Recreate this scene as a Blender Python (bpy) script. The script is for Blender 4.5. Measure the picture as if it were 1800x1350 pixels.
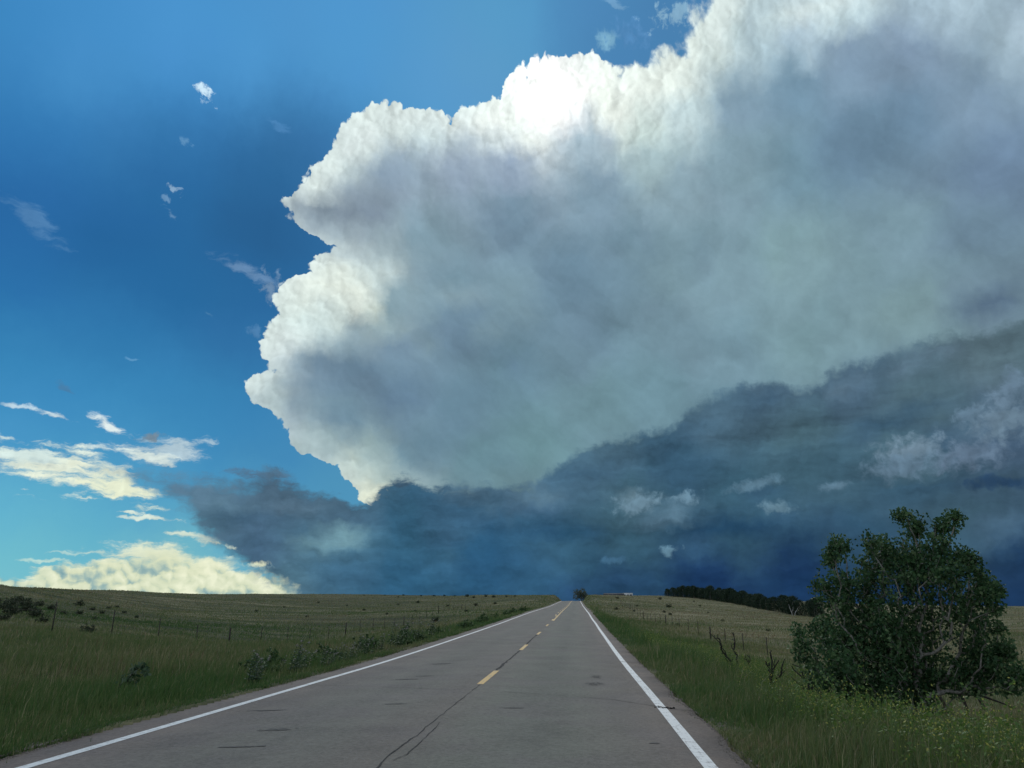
import bpy, bmesh, math, random
import numpy as np
from mathutils import Vector

# ------------------------------------------------------------------ scene
for o in list(bpy.data.objects):
    bpy.data.objects.remove(o)
scene = bpy.context.scene
COL = scene.collection
R = math.radians

# ------------------------------------------------------------------ camera
cd = bpy.data.cameras.new('camera')
cam = bpy.data.objects.new('camera', cd)
COL.objects.link(cam)
cd.sensor_width = 36.0
cd.lens = 26.0
cd.clip_start = 0.05
cd.clip_end = 30000
cam.location = (0, 0, 1.5)
cam.rotation_euler = (R(90 + 16.5), 0, R(4.8))
scene.camera = cam
scene.render.resolution_x = 1024
scene.render.resolution_y = 768
scene.view_settings.view_transform = 'Standard'
scene.view_settings.look = 'None'
scene.view_settings.exposure = 0
scene.view_settings.gamma = 1
SUN_AZ, SUN_EL = -1.9, 38.4          # degrees, azimuth from +Y towards +X

# ------------------------------------------------------------------ sun (behind the storm cloud: weak and soft)
sl = bpy.data.lights.new('sun', 'SUN')
sl.energy = 1.0
sl.angle = R(25)
sl.color = (1.0, 0.97, 0.90)
sun = bpy.data.objects.new('sun', sl)
COL.objects.link(sun)
sd = Vector((math.sin(R(SUN_AZ)) * math.cos(R(SUN_EL)), math.cos(R(SUN_AZ)) * math.cos(R(SUN_EL)), math.sin(R(SUN_EL))))
sun.rotation_euler = sd.to_track_quat('Z', 'Y').to_euler()

# ------------------------------------------------------------------ sky tables (azimuth / elevation in degrees)
# colour of the clear air (paler windshield glare painted into its top), of the tall lit storm cloud and of the low dark cloud,
# each 26 azimuth columns (-50..48) of 26 elevations (-6..54)
CLEAR_GLARE = [
[109,183,203,108,182,203,105,181,203,102,177,203,96,173,202,90,167,201,83,160,198,76,153,196,70,147,193,65,142,190,61,136,186,57,131,182,53,125,178,49,119,174,46,115,171,45,111,169,44,108,167,44,108,167,46,111,170,49,115,174,52,120,178,55,125,183,58,130,187,60,132,190,61,135,192,62,135,193,62,136,194,63,137,194,65,137,195,65,138,195,66,138,195,66,138,195],
[117,189,204,116,189,204,113,187,205,108,184,205,102,180,205,96,174,204,87,165,202,78,155,199,71,149,196,66,143,192,61,138,188,56,132,183,52,126,179,47,118,173,43,112,169,43,109,167,42,106,165,41,104,163,43,107,166,47,113,172,50,118,177,54,124,182,59,130,188,62,134,192,64,137,195,65,138,196,66,139,197,67,139,197,67,140,197,67,140,197,67,140,197,68,139,196],
[122,192,204,121,192,204,118,191,205,112,189,206,104,183,207,99,179,207,92,171,205,79,157,200,73,150,198,67,145,194,62,139,190,57,134,185,54,128,180,49,121,175,45,113,170,43,110,167,42,107,165,42,105,163,44,107,166,47,112,170,51,118,176,56,125,183,64,135,192,69,141,198,70,142,200,69,142,200,69,142,200,69,142,200,69,142,200,69,142,199,69,141,199,69,141,198],
[121,192,203,120,191,204,116,190,204,111,187,204,105,182,204,98,176,204,91,170,202,81,158,198,71,149,195,65,142,192,61,138,189,58,134,185,53,126,178,50,121,174,47,116,170,43,109,163,40,103,158,39,101,156,41,103,159,45,108,164,50,115,170,55,121,177,61,129,186,66,137,194,70,142,199,71,144,202,72,145,203,73,145,204,72,145,203,72,144,202,71,143,200,71,142,199],
[114,187,203,112,187,203,110,186,203,107,183,203,99,177,202,94,172,202,88,165,200,79,156,197,72,149,194,67,144,192,61,138,188,56,131,182,51,123,175,48,119,172,46,114,167,42,107,161,40,104,158,40,102,156,41,103,158,43,106,160,46,108,163,50,114,169,55,121,176,62,131,188,70,142,200,74,146,205,75,148,206,75,148,206,74,147,205,73,145,203,73,144,201,72,143,200],
[114,184,200,116,186,200,117,186,200,114,184,200,104,177,200,90,166,199,83,160,198,79,155,197,71,147,192,64,140,188,59,134,184,56,131,182,54,126,178,49,118,170,44,110,163,41,106,159,41,105,158,41,104,157,42,104,157,43,105,158,45,107,161,49,112,166,54,118,173,60,127,183,68,138,195,73,145,202,75,147,205,75,148,205,75,147,204,74,146,203,74,145,202,74,144,200],
[114,183,199,117,186,199,119,187,200,117,186,199,109,179,198,94,167,196,82,156,193,72,146,190,65,139,187,61,136,185,58,132,182,56,129,179,52,121,172,49,114,166,47,110,163,43,106,158,42,104,156,42,101,153,41,98,148,42,98,148,44,102,152,46,104,155,49,109,161,57,120,173,68,136,191,76,147,203,78,150,206,77,149,205,77,148,204,76,147,203,76,147,202,76,146,201],
[107,177,197,108,177,197,106,175,197,100,171,196,94,166,195,91,163,194,87,158,192,75,146,188,67,138,184,62,134,183,59,131,181,56,128,178,53,121,172,50,114,166,47,110,162,44,105,158,42,103,155,42,100,150,41,96,145,41,96,145,44,100,150,46,104,154,50,108,158,55,114,165,62,125,177,70,137,191,75,145,200,78,148,203,79,149,204,79,149,204,78,149,204,78,148,203],
[104,173,195,104,173,194,103,172,194,99,168,194,93,164,193,89,160,192,83,154,190,74,144,186,68,138,184,66,136,183,64,134,182,61,130,179,57,125,175,52,119,169,49,113,165,47,109,161,45,106,157,44,103,154,44,101,151,45,102,152,48,105,155,51,109,159,53,111,162,57,116,168,62,125,177,71,137,191,78,148,202,80,151,205,80,151,206,80,151,206,80,150,205,79,149,204],
[108,176,194,110,177,194,111,178,195,110,177,194,104,171,193,88,156,189,79,148,186,77,146,185,76,144,185,73,142,184,70,139,183,66,135,181,62,130,177,57,124,173,54,119,169,51,115,165,50,112,162,49,110,160,50,109,160,51,111,161,53,113,164,56,116,167,59,119,171,63,125,177,69,134,187,76,145,198,80,150,205,81,152,206,81,152,206,81,151,206,81,151,205,80,150,203],
[109,176,194,110,177,194,111,178,194,110,177,194,105,172,193,91,159,189,81,149,186,79,147,186,78,146,185,76,145,185,74,142,184,70,138,182,66,134,179,62,129,176,59,125,173,57,121,170,55,119,168,55,118,168,56,118,168,57,119,170,60,122,173,63,126,177,67,131,182,73,137,189,78,145,196,82,150,201,84,152,203,84,152,204,83,152,204,83,151,204,82,151,203,82,150,202],
[107,172,193,107,173,193,107,173,193,105,171,192,101,167,191,94,161,189,88,155,188,83,151,187,81,149,186,79,146,185,76,144,184,73,140,182,69,136,180,66,132,177,63,128,175,61,126,173,60,124,172,60,124,172,61,124,174,63,127,177,67,130,180,71,135,186,76,141,191,81,147,197,85,152,201,87,154,204,88,154,204,88,154,204,87,154,203,86,153,202,85,152,201,84,151,200],
[109,169,191,110,169,190,110,169,190,110,169,190,108,168,190,105,166,190,100,162,189,94,158,188,88,154,187,84,149,185,79,145,183,74,141,181,70,136,178,66,131,175,63,128,173,61,125,171,60,124,171,61,124,171,62,126,173,65,129,177,70,134,182,75,139,188,80,145,194,84,150,198,87,152,201,89,154,202,90,154,202,91,155,201,90,154,201,88,154,200,87,153,200,86,152,199],
[112,170,190,112,170,190,113,170,190,113,170,190,113,170,190,112,169,190,109,168,190,104,164,189,97,159,187,89,153,185,81,145,182,74,138,178,67,131,173,62,126,170,59,122,167,57,120,165,56,119,164,56,119,164,57,120,166,60,123,169,66,129,176,73,137,184,80,144,192,85,149,196,88,152,199,90,154,200,91,154,200,91,155,200,89,155,200,88,155,200,87,154,199,86,152,198],
[112,170,190,113,170,190,113,170,190,113,170,190,113,170,190,112,169,190,111,168,190,107,166,189,100,160,187,91,152,183,80,143,179,70,133,173,62,125,168,58,120,164,55,117,162,54,116,161,54,116,161,54,116,161,54,116,161,55,118,163,60,122,168,67,130,177,76,139,186,82,145,192,85,149,195,87,151,197,88,152,198,87,153,198,87,153,199,86,153,199,85,151,197,84,148,195],
[111,169,190,112,169,190,112,169,190,112,169,190,112,169,190,111,169,190,109,167,189,105,164,188,98,158,185,88,149,181,76,138,176,66,129,170,60,122,165,56,118,163,54,116,161,53,115,160,53,115,160,53,115,160,53,115,160,54,116,161,57,119,164,63,126,172,72,134,181,78,139,187,80,141,189,81,142,189,80,141,189,80,141,188,80,141,189,80,141,189,80,141,189,80,141,189],
[109,167,189,110,168,189,110,168,189,110,168,189,109,167,189,107,166,189,104,163,188,99,159,186,92,153,183,83,145,179,74,136,174,66,128,169,60,122,166,56,118,163,54,117,161,54,116,161,53,115,160,53,115,160,54,116,161,55,117,162,57,119,165,64,125,171,71,132,179,75,135,183,77,136,184,77,135,184,76,134,183,76,134,183,77,135,183,78,136,185,78,137,186,78,137,186],
[107,166,189,107,166,189,107,165,189,106,165,188,105,164,188,103,162,187,99,159,186,95,155,184,89,150,182,82,144,179,75,137,175,68,130,171,63,125,168,59,121,165,57,119,164,55,118,163,55,117,162,55,117,162,56,118,163,57,119,165,61,122,168,66,127,174,71,131,179,74,133,181,75,134,182,76,133,181,75,133,181,75,132,181,75,132,181,76,133,181,77,134,182,77,135,183],
[108,166,189,108,166,189,107,166,189,107,165,189,106,164,188,104,163,188,101,160,187,96,157,185,91,152,183,84,146,181,78,140,178,72,135,175,67,131,172,64,127,170,62,125,169,60,123,168,59,122,167,59,122,167,60,123,168,62,124,170,65,127,173,69,129,176,72,132,179,74,132,180,75,132,180,75,132,180,74,131,179,74,130,177,74,129,177,74,129,177,74,130,178,75,132,180],
[111,168,190,111,169,190,111,169,190,111,168,189,110,168,189,109,167,189,106,165,188,102,161,187,96,156,185,88,150,183,81,144,180,75,138,178,70,135,176,67,132,175,65,130,174,64,129,174,64,129,173,64,128,173,64,128,174,66,129,175,68,130,176,70,131,178,72,132,179,73,132,180,74,132,180,74,131,179,74,131,178,74,130,177,74,129,177,74,129,177,74,130,177,75,131,179]]
MAIN = [
[162,182,184,162,183,185,162,183,185,162,183,186,162,183,187,163,184,188,166,187,191,173,193,196,181,200,202,186,205,206,188,206,207,194,210,211,198,214,213,197,213,212,196,212,211,194,210,209,187,203,205,182,199,203,184,201,205,189,206,209,191,208,211,193,209,211,194,210,212,193,209,211,192,208,211,191,207,210,190,206,209,188,205,208,187,204,208,186,203,207,184,202,206,184,201,206],
[163,183,184,163,184,185,163,184,185,163,183,185,162,183,186,161,183,186,162,184,188,168,189,193,179,198,200,179,199,205,186,205,207,202,217,216,206,221,219,202,218,215,202,218,215,201,215,213,191,206,206,179,196,201,184,201,205,169,186,193,194,210,213,198,213,215,199,214,215,197,212,214,195,211,213,194,210,212,192,209,211,190,207,210,188,205,209,187,204,208,185,203,207,185,202,206],
[164,184,184,165,185,185,165,185,185,164,185,185,163,184,185,160,182,185,158,181,185,160,182,187,167,188,193,171,191,195,150,172,181,190,206,210,212,226,226,207,223,220,209,223,218,212,224,218,196,211,209,173,190,196,173,190,198,112,131,149,199,214,216,206,221,220,204,219,219,200,215,216,198,214,215,197,213,214,195,211,212,192,209,211,190,206,210,188,205,208,186,203,208,185,202,207],
[167,186,185,168,187,186,169,188,186,168,188,186,166,186,186,162,184,185,158,181,185,158,179,187,135,158,172,135,158,172,127,151,167,133,157,172,207,223,222,206,224,222,218,231,224,222,233,224,202,215,211,168,185,192,148,167,180,113,132,150,213,227,225,213,227,225,207,222,221,202,218,217,202,217,217,200,216,216,197,213,214,194,210,212,191,208,210,189,206,209,187,204,208,186,203,208],
[170,188,186,172,190,187,173,192,188,174,192,188,173,191,188,168,188,187,158,181,186,158,180,185,135,160,172,121,148,164,106,134,155,107,134,155,172,192,196,206,224,222,210,226,223,226,236,226,208,220,214,172,189,193,155,174,185,119,138,155,187,203,207,213,227,225,210,224,223,210,224,223,205,220,219,203,218,218,199,215,215,195,211,213,192,208,211,190,206,210,188,205,209,187,204,208],
[173,191,186,177,194,188,180,196,190,181,197,190,180,196,191,180,197,191,160,181,185,150,175,181,112,141,159,114,143,160,106,134,155,107,134,155,141,165,176,195,212,210,213,228,223,226,236,226,215,226,218,170,187,192,157,176,186,126,144,161,145,164,178,184,202,206,214,227,227,215,228,228,208,222,220,205,220,218,200,216,216,196,212,213,192,209,211,190,207,210,189,206,210,188,205,209],
[176,193,187,182,198,190,189,203,192,193,207,194,187,202,193,181,197,192,176,194,189,134,160,170,110,140,158,113,142,159,106,134,155,105,133,154,130,155,168,147,169,178,218,229,221,226,236,226,199,214,211,168,186,192,150,169,181,124,142,159,134,153,169,155,175,188,204,219,219,214,226,226,209,223,221,205,219,218,200,215,216,195,211,213,193,209,212,191,207,211,190,206,210,190,206,210],
[177,194,187,185,200,190,196,208,195,207,218,199,224,230,208,179,196,190,155,178,180,148,173,176,122,150,164,112,140,159,107,134,155,105,133,154,130,154,168,155,177,182,199,213,205,191,207,205,189,206,206,160,180,187,147,168,179,128,146,163,132,151,167,133,156,177,155,176,190,201,216,216,209,223,223,201,216,216,197,213,215,194,211,213,193,209,212,192,208,212,192,207,211,191,207,211],
[175,193,186,184,199,190,194,207,194,206,217,199,224,230,208,163,183,180,147,170,173,135,161,168,115,143,160,105,133,156,105,134,156,112,140,159,115,141,160,148,172,179,132,159,170,135,161,172,180,198,200,150,172,181,146,168,179,137,159,173,133,153,171,132,155,176,133,156,177,202,217,217,210,223,223,196,213,215,194,211,214,193,210,213,193,209,213,193,209,213,193,209,213,193,208,212],
[170,189,184,177,194,186,184,199,189,188,202,191,175,192,185,149,171,173,111,141,155,109,138,154,110,139,158,104,133,156,105,134,156,114,142,161,115,141,160,137,162,173,132,158,170,133,159,170,139,163,174,132,157,169,123,150,164,128,153,168,137,159,176,136,159,178,152,174,189,194,212,215,203,218,220,193,211,214,193,210,213,193,210,213,195,210,214,196,211,214,196,211,214,195,210,214],
[162,182,180,167,185,182,169,188,182,167,186,181,155,176,175,128,154,163,108,138,154,104,135,152,108,138,155,106,135,155,107,136,156,114,142,160,125,152,166,116,143,160,127,154,167,126,153,166,123,150,165,122,149,163,121,148,162,124,150,164,137,160,176,141,163,182,154,174,190,195,214,218,207,222,224,191,210,214,193,210,214,196,212,215,198,213,216,199,213,217,199,213,216,198,212,216],
[152,174,175,154,175,176,153,175,175,148,171,173,137,162,167,123,151,161,110,140,155,104,135,152,104,134,152,103,134,152,105,135,153,111,140,158,110,138,157,110,137,157,113,141,159,130,156,168,117,146,161,121,148,163,122,149,163,126,151,166,136,159,177,135,156,178,134,155,178,170,190,201,218,230,231,193,211,215,199,214,217,202,216,219,204,217,220,204,217,220,203,216,219,201,214,218],
[141,166,170,140,165,169,137,163,167,130,157,164,120,149,159,111,143,154,107,140,152,105,137,152,103,134,152,103,134,152,104,135,153,109,139,156,108,136,156,109,137,157,110,138,157,130,156,168,117,146,161,119,147,162,124,150,165,128,153,169,135,158,177,135,156,178,134,155,178,152,172,189,215,227,228,208,223,223,211,224,224,211,224,225,211,223,225,210,221,223,207,219,222,204,217,220],
[130,157,164,127,155,163,124,152,161,118,148,158,111,143,154,108,141,153,105,139,151,105,139,151,105,136,152,104,135,152,105,136,154,108,138,155,110,139,157,119,147,162,111,139,158,127,153,166,118,146,161,120,147,163,121,148,165,120,146,165,127,152,171,138,160,180,144,164,184,183,199,207,232,240,236,224,236,232,222,233,231,222,231,231,220,229,230,216,226,227,212,222,224,207,219,222],
[119,148,158,116,146,156,113,144,155,111,142,154,108,141,153,110,143,153,105,139,151,105,139,151,106,139,152,106,138,154,106,138,154,106,138,154,107,137,155,119,147,161,117,145,160,120,148,162,119,147,161,119,147,163,116,143,162,114,141,162,117,144,164,136,157,179,138,159,181,195,210,215,232,240,236,228,239,234,230,238,236,231,238,237,228,234,235,222,230,231,216,225,227,210,221,223],
[110,141,153,106,138,151,104,137,149,104,137,150,105,139,151,111,144,154,107,141,153,108,143,153,108,143,154,107,140,154,106,138,154,103,133,153,108,139,155,113,142,158,119,147,161,120,148,161,119,147,161,118,146,162,114,142,162,113,141,161,115,142,162,135,156,178,135,156,179,205,218,221,228,239,234,231,240,236,241,245,244,241,244,243,234,239,239,226,233,234,219,227,229,212,223,225],
[104,136,149,100,133,147,98,132,146,98,131,145,100,134,147,111,144,154,109,145,154,109,145,154,109,144,154,108,142,154,106,138,154,106,137,154,107,138,155,112,141,157,118,146,160,116,144,159,117,145,160,115,143,160,115,143,162,114,142,162,119,146,165,140,161,181,155,174,191,228,238,234,230,239,236,243,245,244,249,249,249,246,247,247,238,242,242,229,235,236,221,229,230,213,224,225],
[100,133,147,98,131,145,97,130,144,96,130,144,97,130,145,107,141,152,110,145,154,109,145,154,109,144,154,109,143,155,109,140,155,108,139,155,109,138,154,109,138,155,110,139,156,109,138,156,108,136,155,109,137,156,115,143,161,121,147,166,131,156,174,154,175,190,187,202,210,223,233,232,236,238,238,244,244,244,250,250,250,247,247,247,239,242,242,230,236,236,221,229,230,214,224,226],
[99,132,146,97,131,145,96,130,144,96,130,144,96,130,144,102,135,148,109,144,154,109,144,154,110,144,155,111,143,155,110,142,155,109,139,154,109,138,154,109,137,154,108,136,154,107,136,155,106,135,154,106,135,154,113,141,159,126,152,169,133,158,175,147,170,185,167,188,200,180,197,207,235,237,237,244,244,244,246,247,247,244,245,245,237,241,241,228,235,235,220,229,230,213,224,225],
[99,132,146,97,131,145,96,130,144,96,130,144,96,130,144,99,133,146,108,142,153,110,143,155,111,144,155,111,144,155,111,143,155,110,139,155,109,138,154,108,136,154,109,137,155,107,136,155,106,135,154,107,136,155,114,142,160,124,151,168,123,151,169,127,154,171,152,177,192,152,177,192,212,221,226,245,245,245,242,244,243,239,242,241,233,238,238,225,233,233,218,228,228,212,223,224],
[100,133,147,98,132,146,97,131,145,97,131,145,98,131,145,101,135,148,109,142,153,111,143,155,111,144,155,111,144,155,111,144,155,111,142,155,109,138,155,109,138,155,110,139,156,109,138,156,109,138,156,111,139,157,115,143,160,123,150,168,121,149,167,122,149,168,147,172,187,157,181,195,184,200,208,237,242,238,237,243,239,234,240,237,228,236,234,222,231,230,215,226,226,210,223,223],
[102,135,149,100,133,147,99,133,147,99,133,147,101,134,148,105,138,151,109,142,154,111,143,155,111,144,155,111,144,156,111,144,156,111,143,157,111,141,156,112,142,157,113,142,158,112,141,158,111,140,157,112,140,157,113,142,159,123,150,167,122,150,168,124,151,169,152,176,188,159,179,192,228,237,230,236,245,235,237,245,237,230,239,234,224,233,231,218,229,227,213,225,225,208,222,222],
[105,137,151,103,136,150,103,136,149,103,136,150,105,138,151,107,140,153,110,142,155,111,143,156,111,144,157,111,144,157,111,144,157,112,144,157,113,144,158,115,144,159,115,144,159,113,142,158,113,142,158,115,144,159,113,142,158,125,153,168,134,161,175,147,173,184,165,189,195,202,219,216,230,239,231,232,240,232,234,243,235,226,237,231,219,231,228,214,227,225,210,224,223,207,221,221],
[108,139,153,107,139,152,106,138,152,106,139,152,107,140,153,108,141,154,109,142,155,111,143,156,111,144,157,111,144,157,111,144,157,112,144,157,115,145,159,116,145,159,117,145,160,118,147,161,119,148,161,116,145,160,117,145,161,131,158,172,146,172,182,159,185,191,162,187,193,192,213,210,205,221,216,231,240,232,229,239,231,222,234,229,216,230,226,212,227,224,209,224,223,206,222,221],
[110,141,154,109,140,154,108,140,153,108,140,153,107,140,153,107,139,153,107,140,153,108,141,155,110,143,156,111,144,157,111,144,157,114,145,159,116,145,159,116,145,159,118,147,161,121,150,162,122,151,163,120,149,162,122,151,164,133,160,173,137,164,176,157,183,190,161,186,192,193,212,209,202,219,217,228,238,230,228,239,231,222,235,229,215,229,225,212,227,224,210,225,223,206,222,221],
[111,142,155,110,141,155,108,140,154,107,139,153,106,138,152,104,137,151,103,137,151,104,137,151,106,139,153,111,143,157,114,145,159,116,145,159,116,145,159,116,145,159,121,149,162,122,151,163,120,149,162,120,149,162,123,151,164,133,160,173,133,160,173,140,166,178,162,187,193,184,205,209,186,207,211,226,237,230,228,238,230,224,236,229,214,229,225,213,228,225,211,226,224,207,223,221],
[111,143,156,110,142,155,108,140,154,106,139,153,104,137,151,102,136,150,102,135,149,101,135,149,102,135,150,108,140,154,116,147,161,118,148,162,117,147,161,119,148,161,122,151,163,122,151,164,121,149,163,120,149,163,124,153,166,133,160,173,133,160,173,137,163,176,162,186,194,184,205,209,185,206,210,215,229,225,224,236,229,223,235,228,214,229,226,214,229,225,212,227,224,207,223,222],
[112,143,156,110,142,155,108,140,154,106,138,152,103,137,151,102,135,150,101,135,149,101,135,149,101,135,149,107,139,154,118,149,163,119,150,164,119,150,164,120,150,163,123,152,165,124,153,165,124,153,165,123,152,165,126,155,168,131,158,172,130,158,172,131,159,172,141,168,180,167,190,198,172,195,202,194,212,214,206,222,220,211,226,223,215,230,226,214,230,226,211,227,224,206,223,221],
[112,143,157,110,142,155,108,140,154,106,138,152,104,137,151,102,135,150,101,135,149,101,135,149,102,135,149,108,141,155,118,149,163,119,150,164,119,150,164,120,151,164,124,153,165,124,153,165,124,153,165,124,153,166,127,155,168,128,156,170,127,156,169,128,156,170,130,159,173,132,160,178,131,159,177,167,190,198,204,221,219,212,226,224,214,228,225,213,229,225,209,226,223,204,221,220],
[112,143,157,111,142,156,109,140,154,107,139,153,105,137,152,103,136,151,102,136,150,102,136,150,104,137,151,112,144,158,119,151,163,121,152,164,122,153,164,123,153,164,124,154,165,124,153,165,124,154,165,125,155,166,126,155,168,127,155,169,127,156,169,127,156,170,128,157,172,128,156,175,127,156,175,148,174,188,186,207,213,188,210,214,209,224,223,207,223,222,204,221,221,200,218,218],
[113,143,157,111,142,156,110,141,155,108,140,154,106,139,153,105,138,152,105,137,152,105,138,152,109,142,155,117,149,161,122,153,164,123,155,164,123,154,164,124,154,164,126,156,166,128,158,166,128,159,166,127,158,166,125,155,166,122,152,166,122,152,166,122,152,167,125,155,170,127,156,175,128,157,176,164,189,201,175,200,210,180,203,212,183,206,213,194,213,217,196,215,217,195,213,216],
[113,143,157,112,142,156,110,141,155,109,140,155,108,139,154,107,139,153,108,139,154,109,141,155,113,144,158,119,150,162,122,154,164,123,155,164,123,155,164,124,154,164,127,157,166,128,158,167,128,158,167,127,158,166,123,153,165,116,147,163,114,145,161,113,145,161,118,148,165,118,148,168,117,147,167,147,174,189,175,199,209,190,211,216,180,203,212,185,207,213,189,209,214,189,209,213],
[113,143,157,112,142,157,111,141,156,109,140,155,108,139,154,108,138,154,107,137,153,108,138,154,110,141,155,116,146,159,121,152,163,123,154,164,123,154,164,122,153,163,125,155,164,127,157,166,128,158,166,126,157,166,121,151,164,114,146,162,112,144,161,111,142,160,115,145,163,114,145,166,113,144,165,128,157,175,174,198,212,201,219,221,183,205,213,183,204,212,184,205,212,185,205,211],
[113,143,157,112,142,156,110,140,155,109,139,154,107,137,153,106,135,152,104,134,151,104,133,151,104,133,151,108,137,153,115,145,158,121,151,161,122,152,162,121,150,160,121,150,161,123,152,162,124,153,163,123,153,164,118,149,163,113,144,162,109,139,159,107,137,158,111,141,161,115,145,166,115,145,166,171,196,210,176,199,212,204,220,222,184,205,213,182,204,212,181,203,211,181,203,210],
[113,143,157,112,141,156,110,139,155,108,137,154,106,135,152,104,133,151,102,131,150,102,130,149,101,130,149,102,131,150,110,139,154,119,149,159,122,151,160,121,150,160,120,149,159,120,149,159,120,149,160,121,150,162,117,146,162,110,140,160,106,135,157,106,135,157,108,137,159,121,148,169,125,151,172,137,162,181,177,199,208,204,221,222,184,205,213,181,203,211,179,201,210,179,200,208],
[113,142,157,111,140,156,109,138,155,107,136,153,105,134,152,103,132,150,102,131,149,101,130,149,101,130,149,101,130,149,108,137,153,121,150,159,123,152,159,122,151,159,120,149,160,120,149,160,121,149,162,120,149,163,117,146,162,110,139,160,106,135,157,106,135,157,108,137,159,124,150,171,125,150,172,129,153,175,186,208,215,204,221,223,185,207,214,181,203,211,178,200,209,177,199,207],
[113,142,157,111,140,156,109,138,154,107,136,153,105,134,151,103,132,150,102,131,149,101,130,149,101,130,149,101,130,149,110,139,153,122,151,159,123,152,159,123,152,159,120,149,160,121,149,162,121,150,163,121,150,163,117,145,162,112,141,161,107,136,158,106,135,157,109,138,160,124,149,171,126,151,173,133,157,177,188,210,217,204,221,223,186,208,215,180,202,211,176,199,208,175,197,206],
[113,142,157,111,140,156,110,138,155,107,136,153,105,134,152,104,132,151,102,131,150,102,130,149,102,130,149,103,132,150,113,141,155,121,150,159,123,151,159,122,151,159,119,147,159,120,148,162,121,150,163,121,149,163,115,142,161,113,141,162,109,138,160,107,136,159,110,138,161,123,148,170,126,150,172,137,160,180,179,201,210,199,217,220,183,205,213,178,200,210,174,197,207,173,195,205],
[114,142,158,112,141,156,110,139,155,108,137,154,106,135,152,105,134,151,104,132,151,103,132,150,104,132,150,107,135,152,113,141,154,116,144,155,103,128,144,114,140,154,116,144,158,115,142,160,116,144,161,118,146,162,114,140,160,113,140,161,111,139,162,109,138,161,111,139,162,125,149,171,125,148,171,135,158,179,163,186,201,183,204,212,176,199,209,174,197,207,172,194,205,170,193,204],
[114,143,158,113,141,157,111,140,156,110,138,154,108,137,153,107,135,152,106,134,152,106,134,152,107,135,152,110,137,153,112,138,153,111,136,151,86,108,129,109,134,149,114,141,156,113,140,159,113,140,159,113,139,160,111,137,160,113,139,161,117,144,166,118,144,166,120,146,168,127,151,173,130,154,176,165,189,205,169,193,207,169,192,206,169,193,205,169,193,204,169,192,203,168,191,202],
[115,143,158,114,142,157,112,141,156,111,139,155,110,138,154,109,137,154,108,137,153,109,137,153,110,137,153,111,137,153,111,136,151,110,135,150,86,108,129,109,134,149,110,136,152,113,140,159,113,140,159,110,135,159,109,134,159,113,139,162,121,146,168,123,148,169,123,148,169,131,155,175,160,184,200,172,196,210,171,195,209,168,192,206,166,190,203,166,189,202,166,189,201,166,189,201],
[116,144,159,115,143,158,114,142,157,112,141,156,112,140,155,111,139,155,111,138,154,111,138,154,111,138,154,111,137,153,110,136,151,110,135,150,107,132,147,109,134,150,110,136,152,112,139,158,111,137,159,109,134,159,109,134,159,110,135,160,121,146,168,123,148,170,125,150,170,143,168,185,161,185,200,174,197,210,170,194,208,167,191,205,164,188,202,163,187,201,163,187,200,164,187,200],
[117,145,160,116,144,159,115,143,158,114,142,157,113,141,156,113,140,156,112,140,155,112,139,155,112,139,154,112,138,153,111,137,152,110,135,151,110,135,150,110,135,151,111,136,153,112,138,157,111,136,159,110,135,159,109,134,159,112,137,161,124,149,170,132,157,176,150,174,190,160,184,198,159,183,197,167,191,205,166,190,205,164,188,203,162,186,201,162,185,199,161,185,199,162,185,198],
[117,145,160,117,144,159,116,144,159,115,143,158,114,142,157,114,141,157,114,141,156,113,140,156,113,139,155,112,139,154,112,138,153,111,137,152,111,136,152,111,136,153,112,137,155,112,138,158,112,137,159,111,136,160,111,136,160,116,141,164,130,155,175,146,170,187,158,182,197,171,193,207,160,183,198,159,183,198,161,185,200,161,185,200,160,184,199,160,184,198,160,183,197,160,184,197],
[118,146,161,118,145,160,117,144,160,116,144,159,116,143,158,115,142,158,115,142,157,114,141,157,114,140,156,113,140,155,113,139,155,112,138,154,112,138,154,112,138,155,113,139,157,113,139,159,113,139,160,113,139,161,115,140,163,122,147,168,135,160,179,150,174,190,158,182,196,160,183,197,159,183,197,158,182,197,158,182,197,158,183,198,158,182,197,158,182,197,158,182,196,159,182,196],
[119,147,161,118,146,161,118,145,160,117,145,160,117,144,159,116,143,159,116,143,158,115,142,158,115,141,157,114,141,157,114,140,156,114,140,156,114,139,156,114,140,157,114,140,158,115,141,160,115,141,162,117,142,163,120,145,166,127,152,172,138,163,181,149,174,190,156,180,195,158,182,196,158,182,196,157,181,196,156,180,195,156,180,196,156,180,196,156,180,195,157,181,195,157,181,195]]
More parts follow.
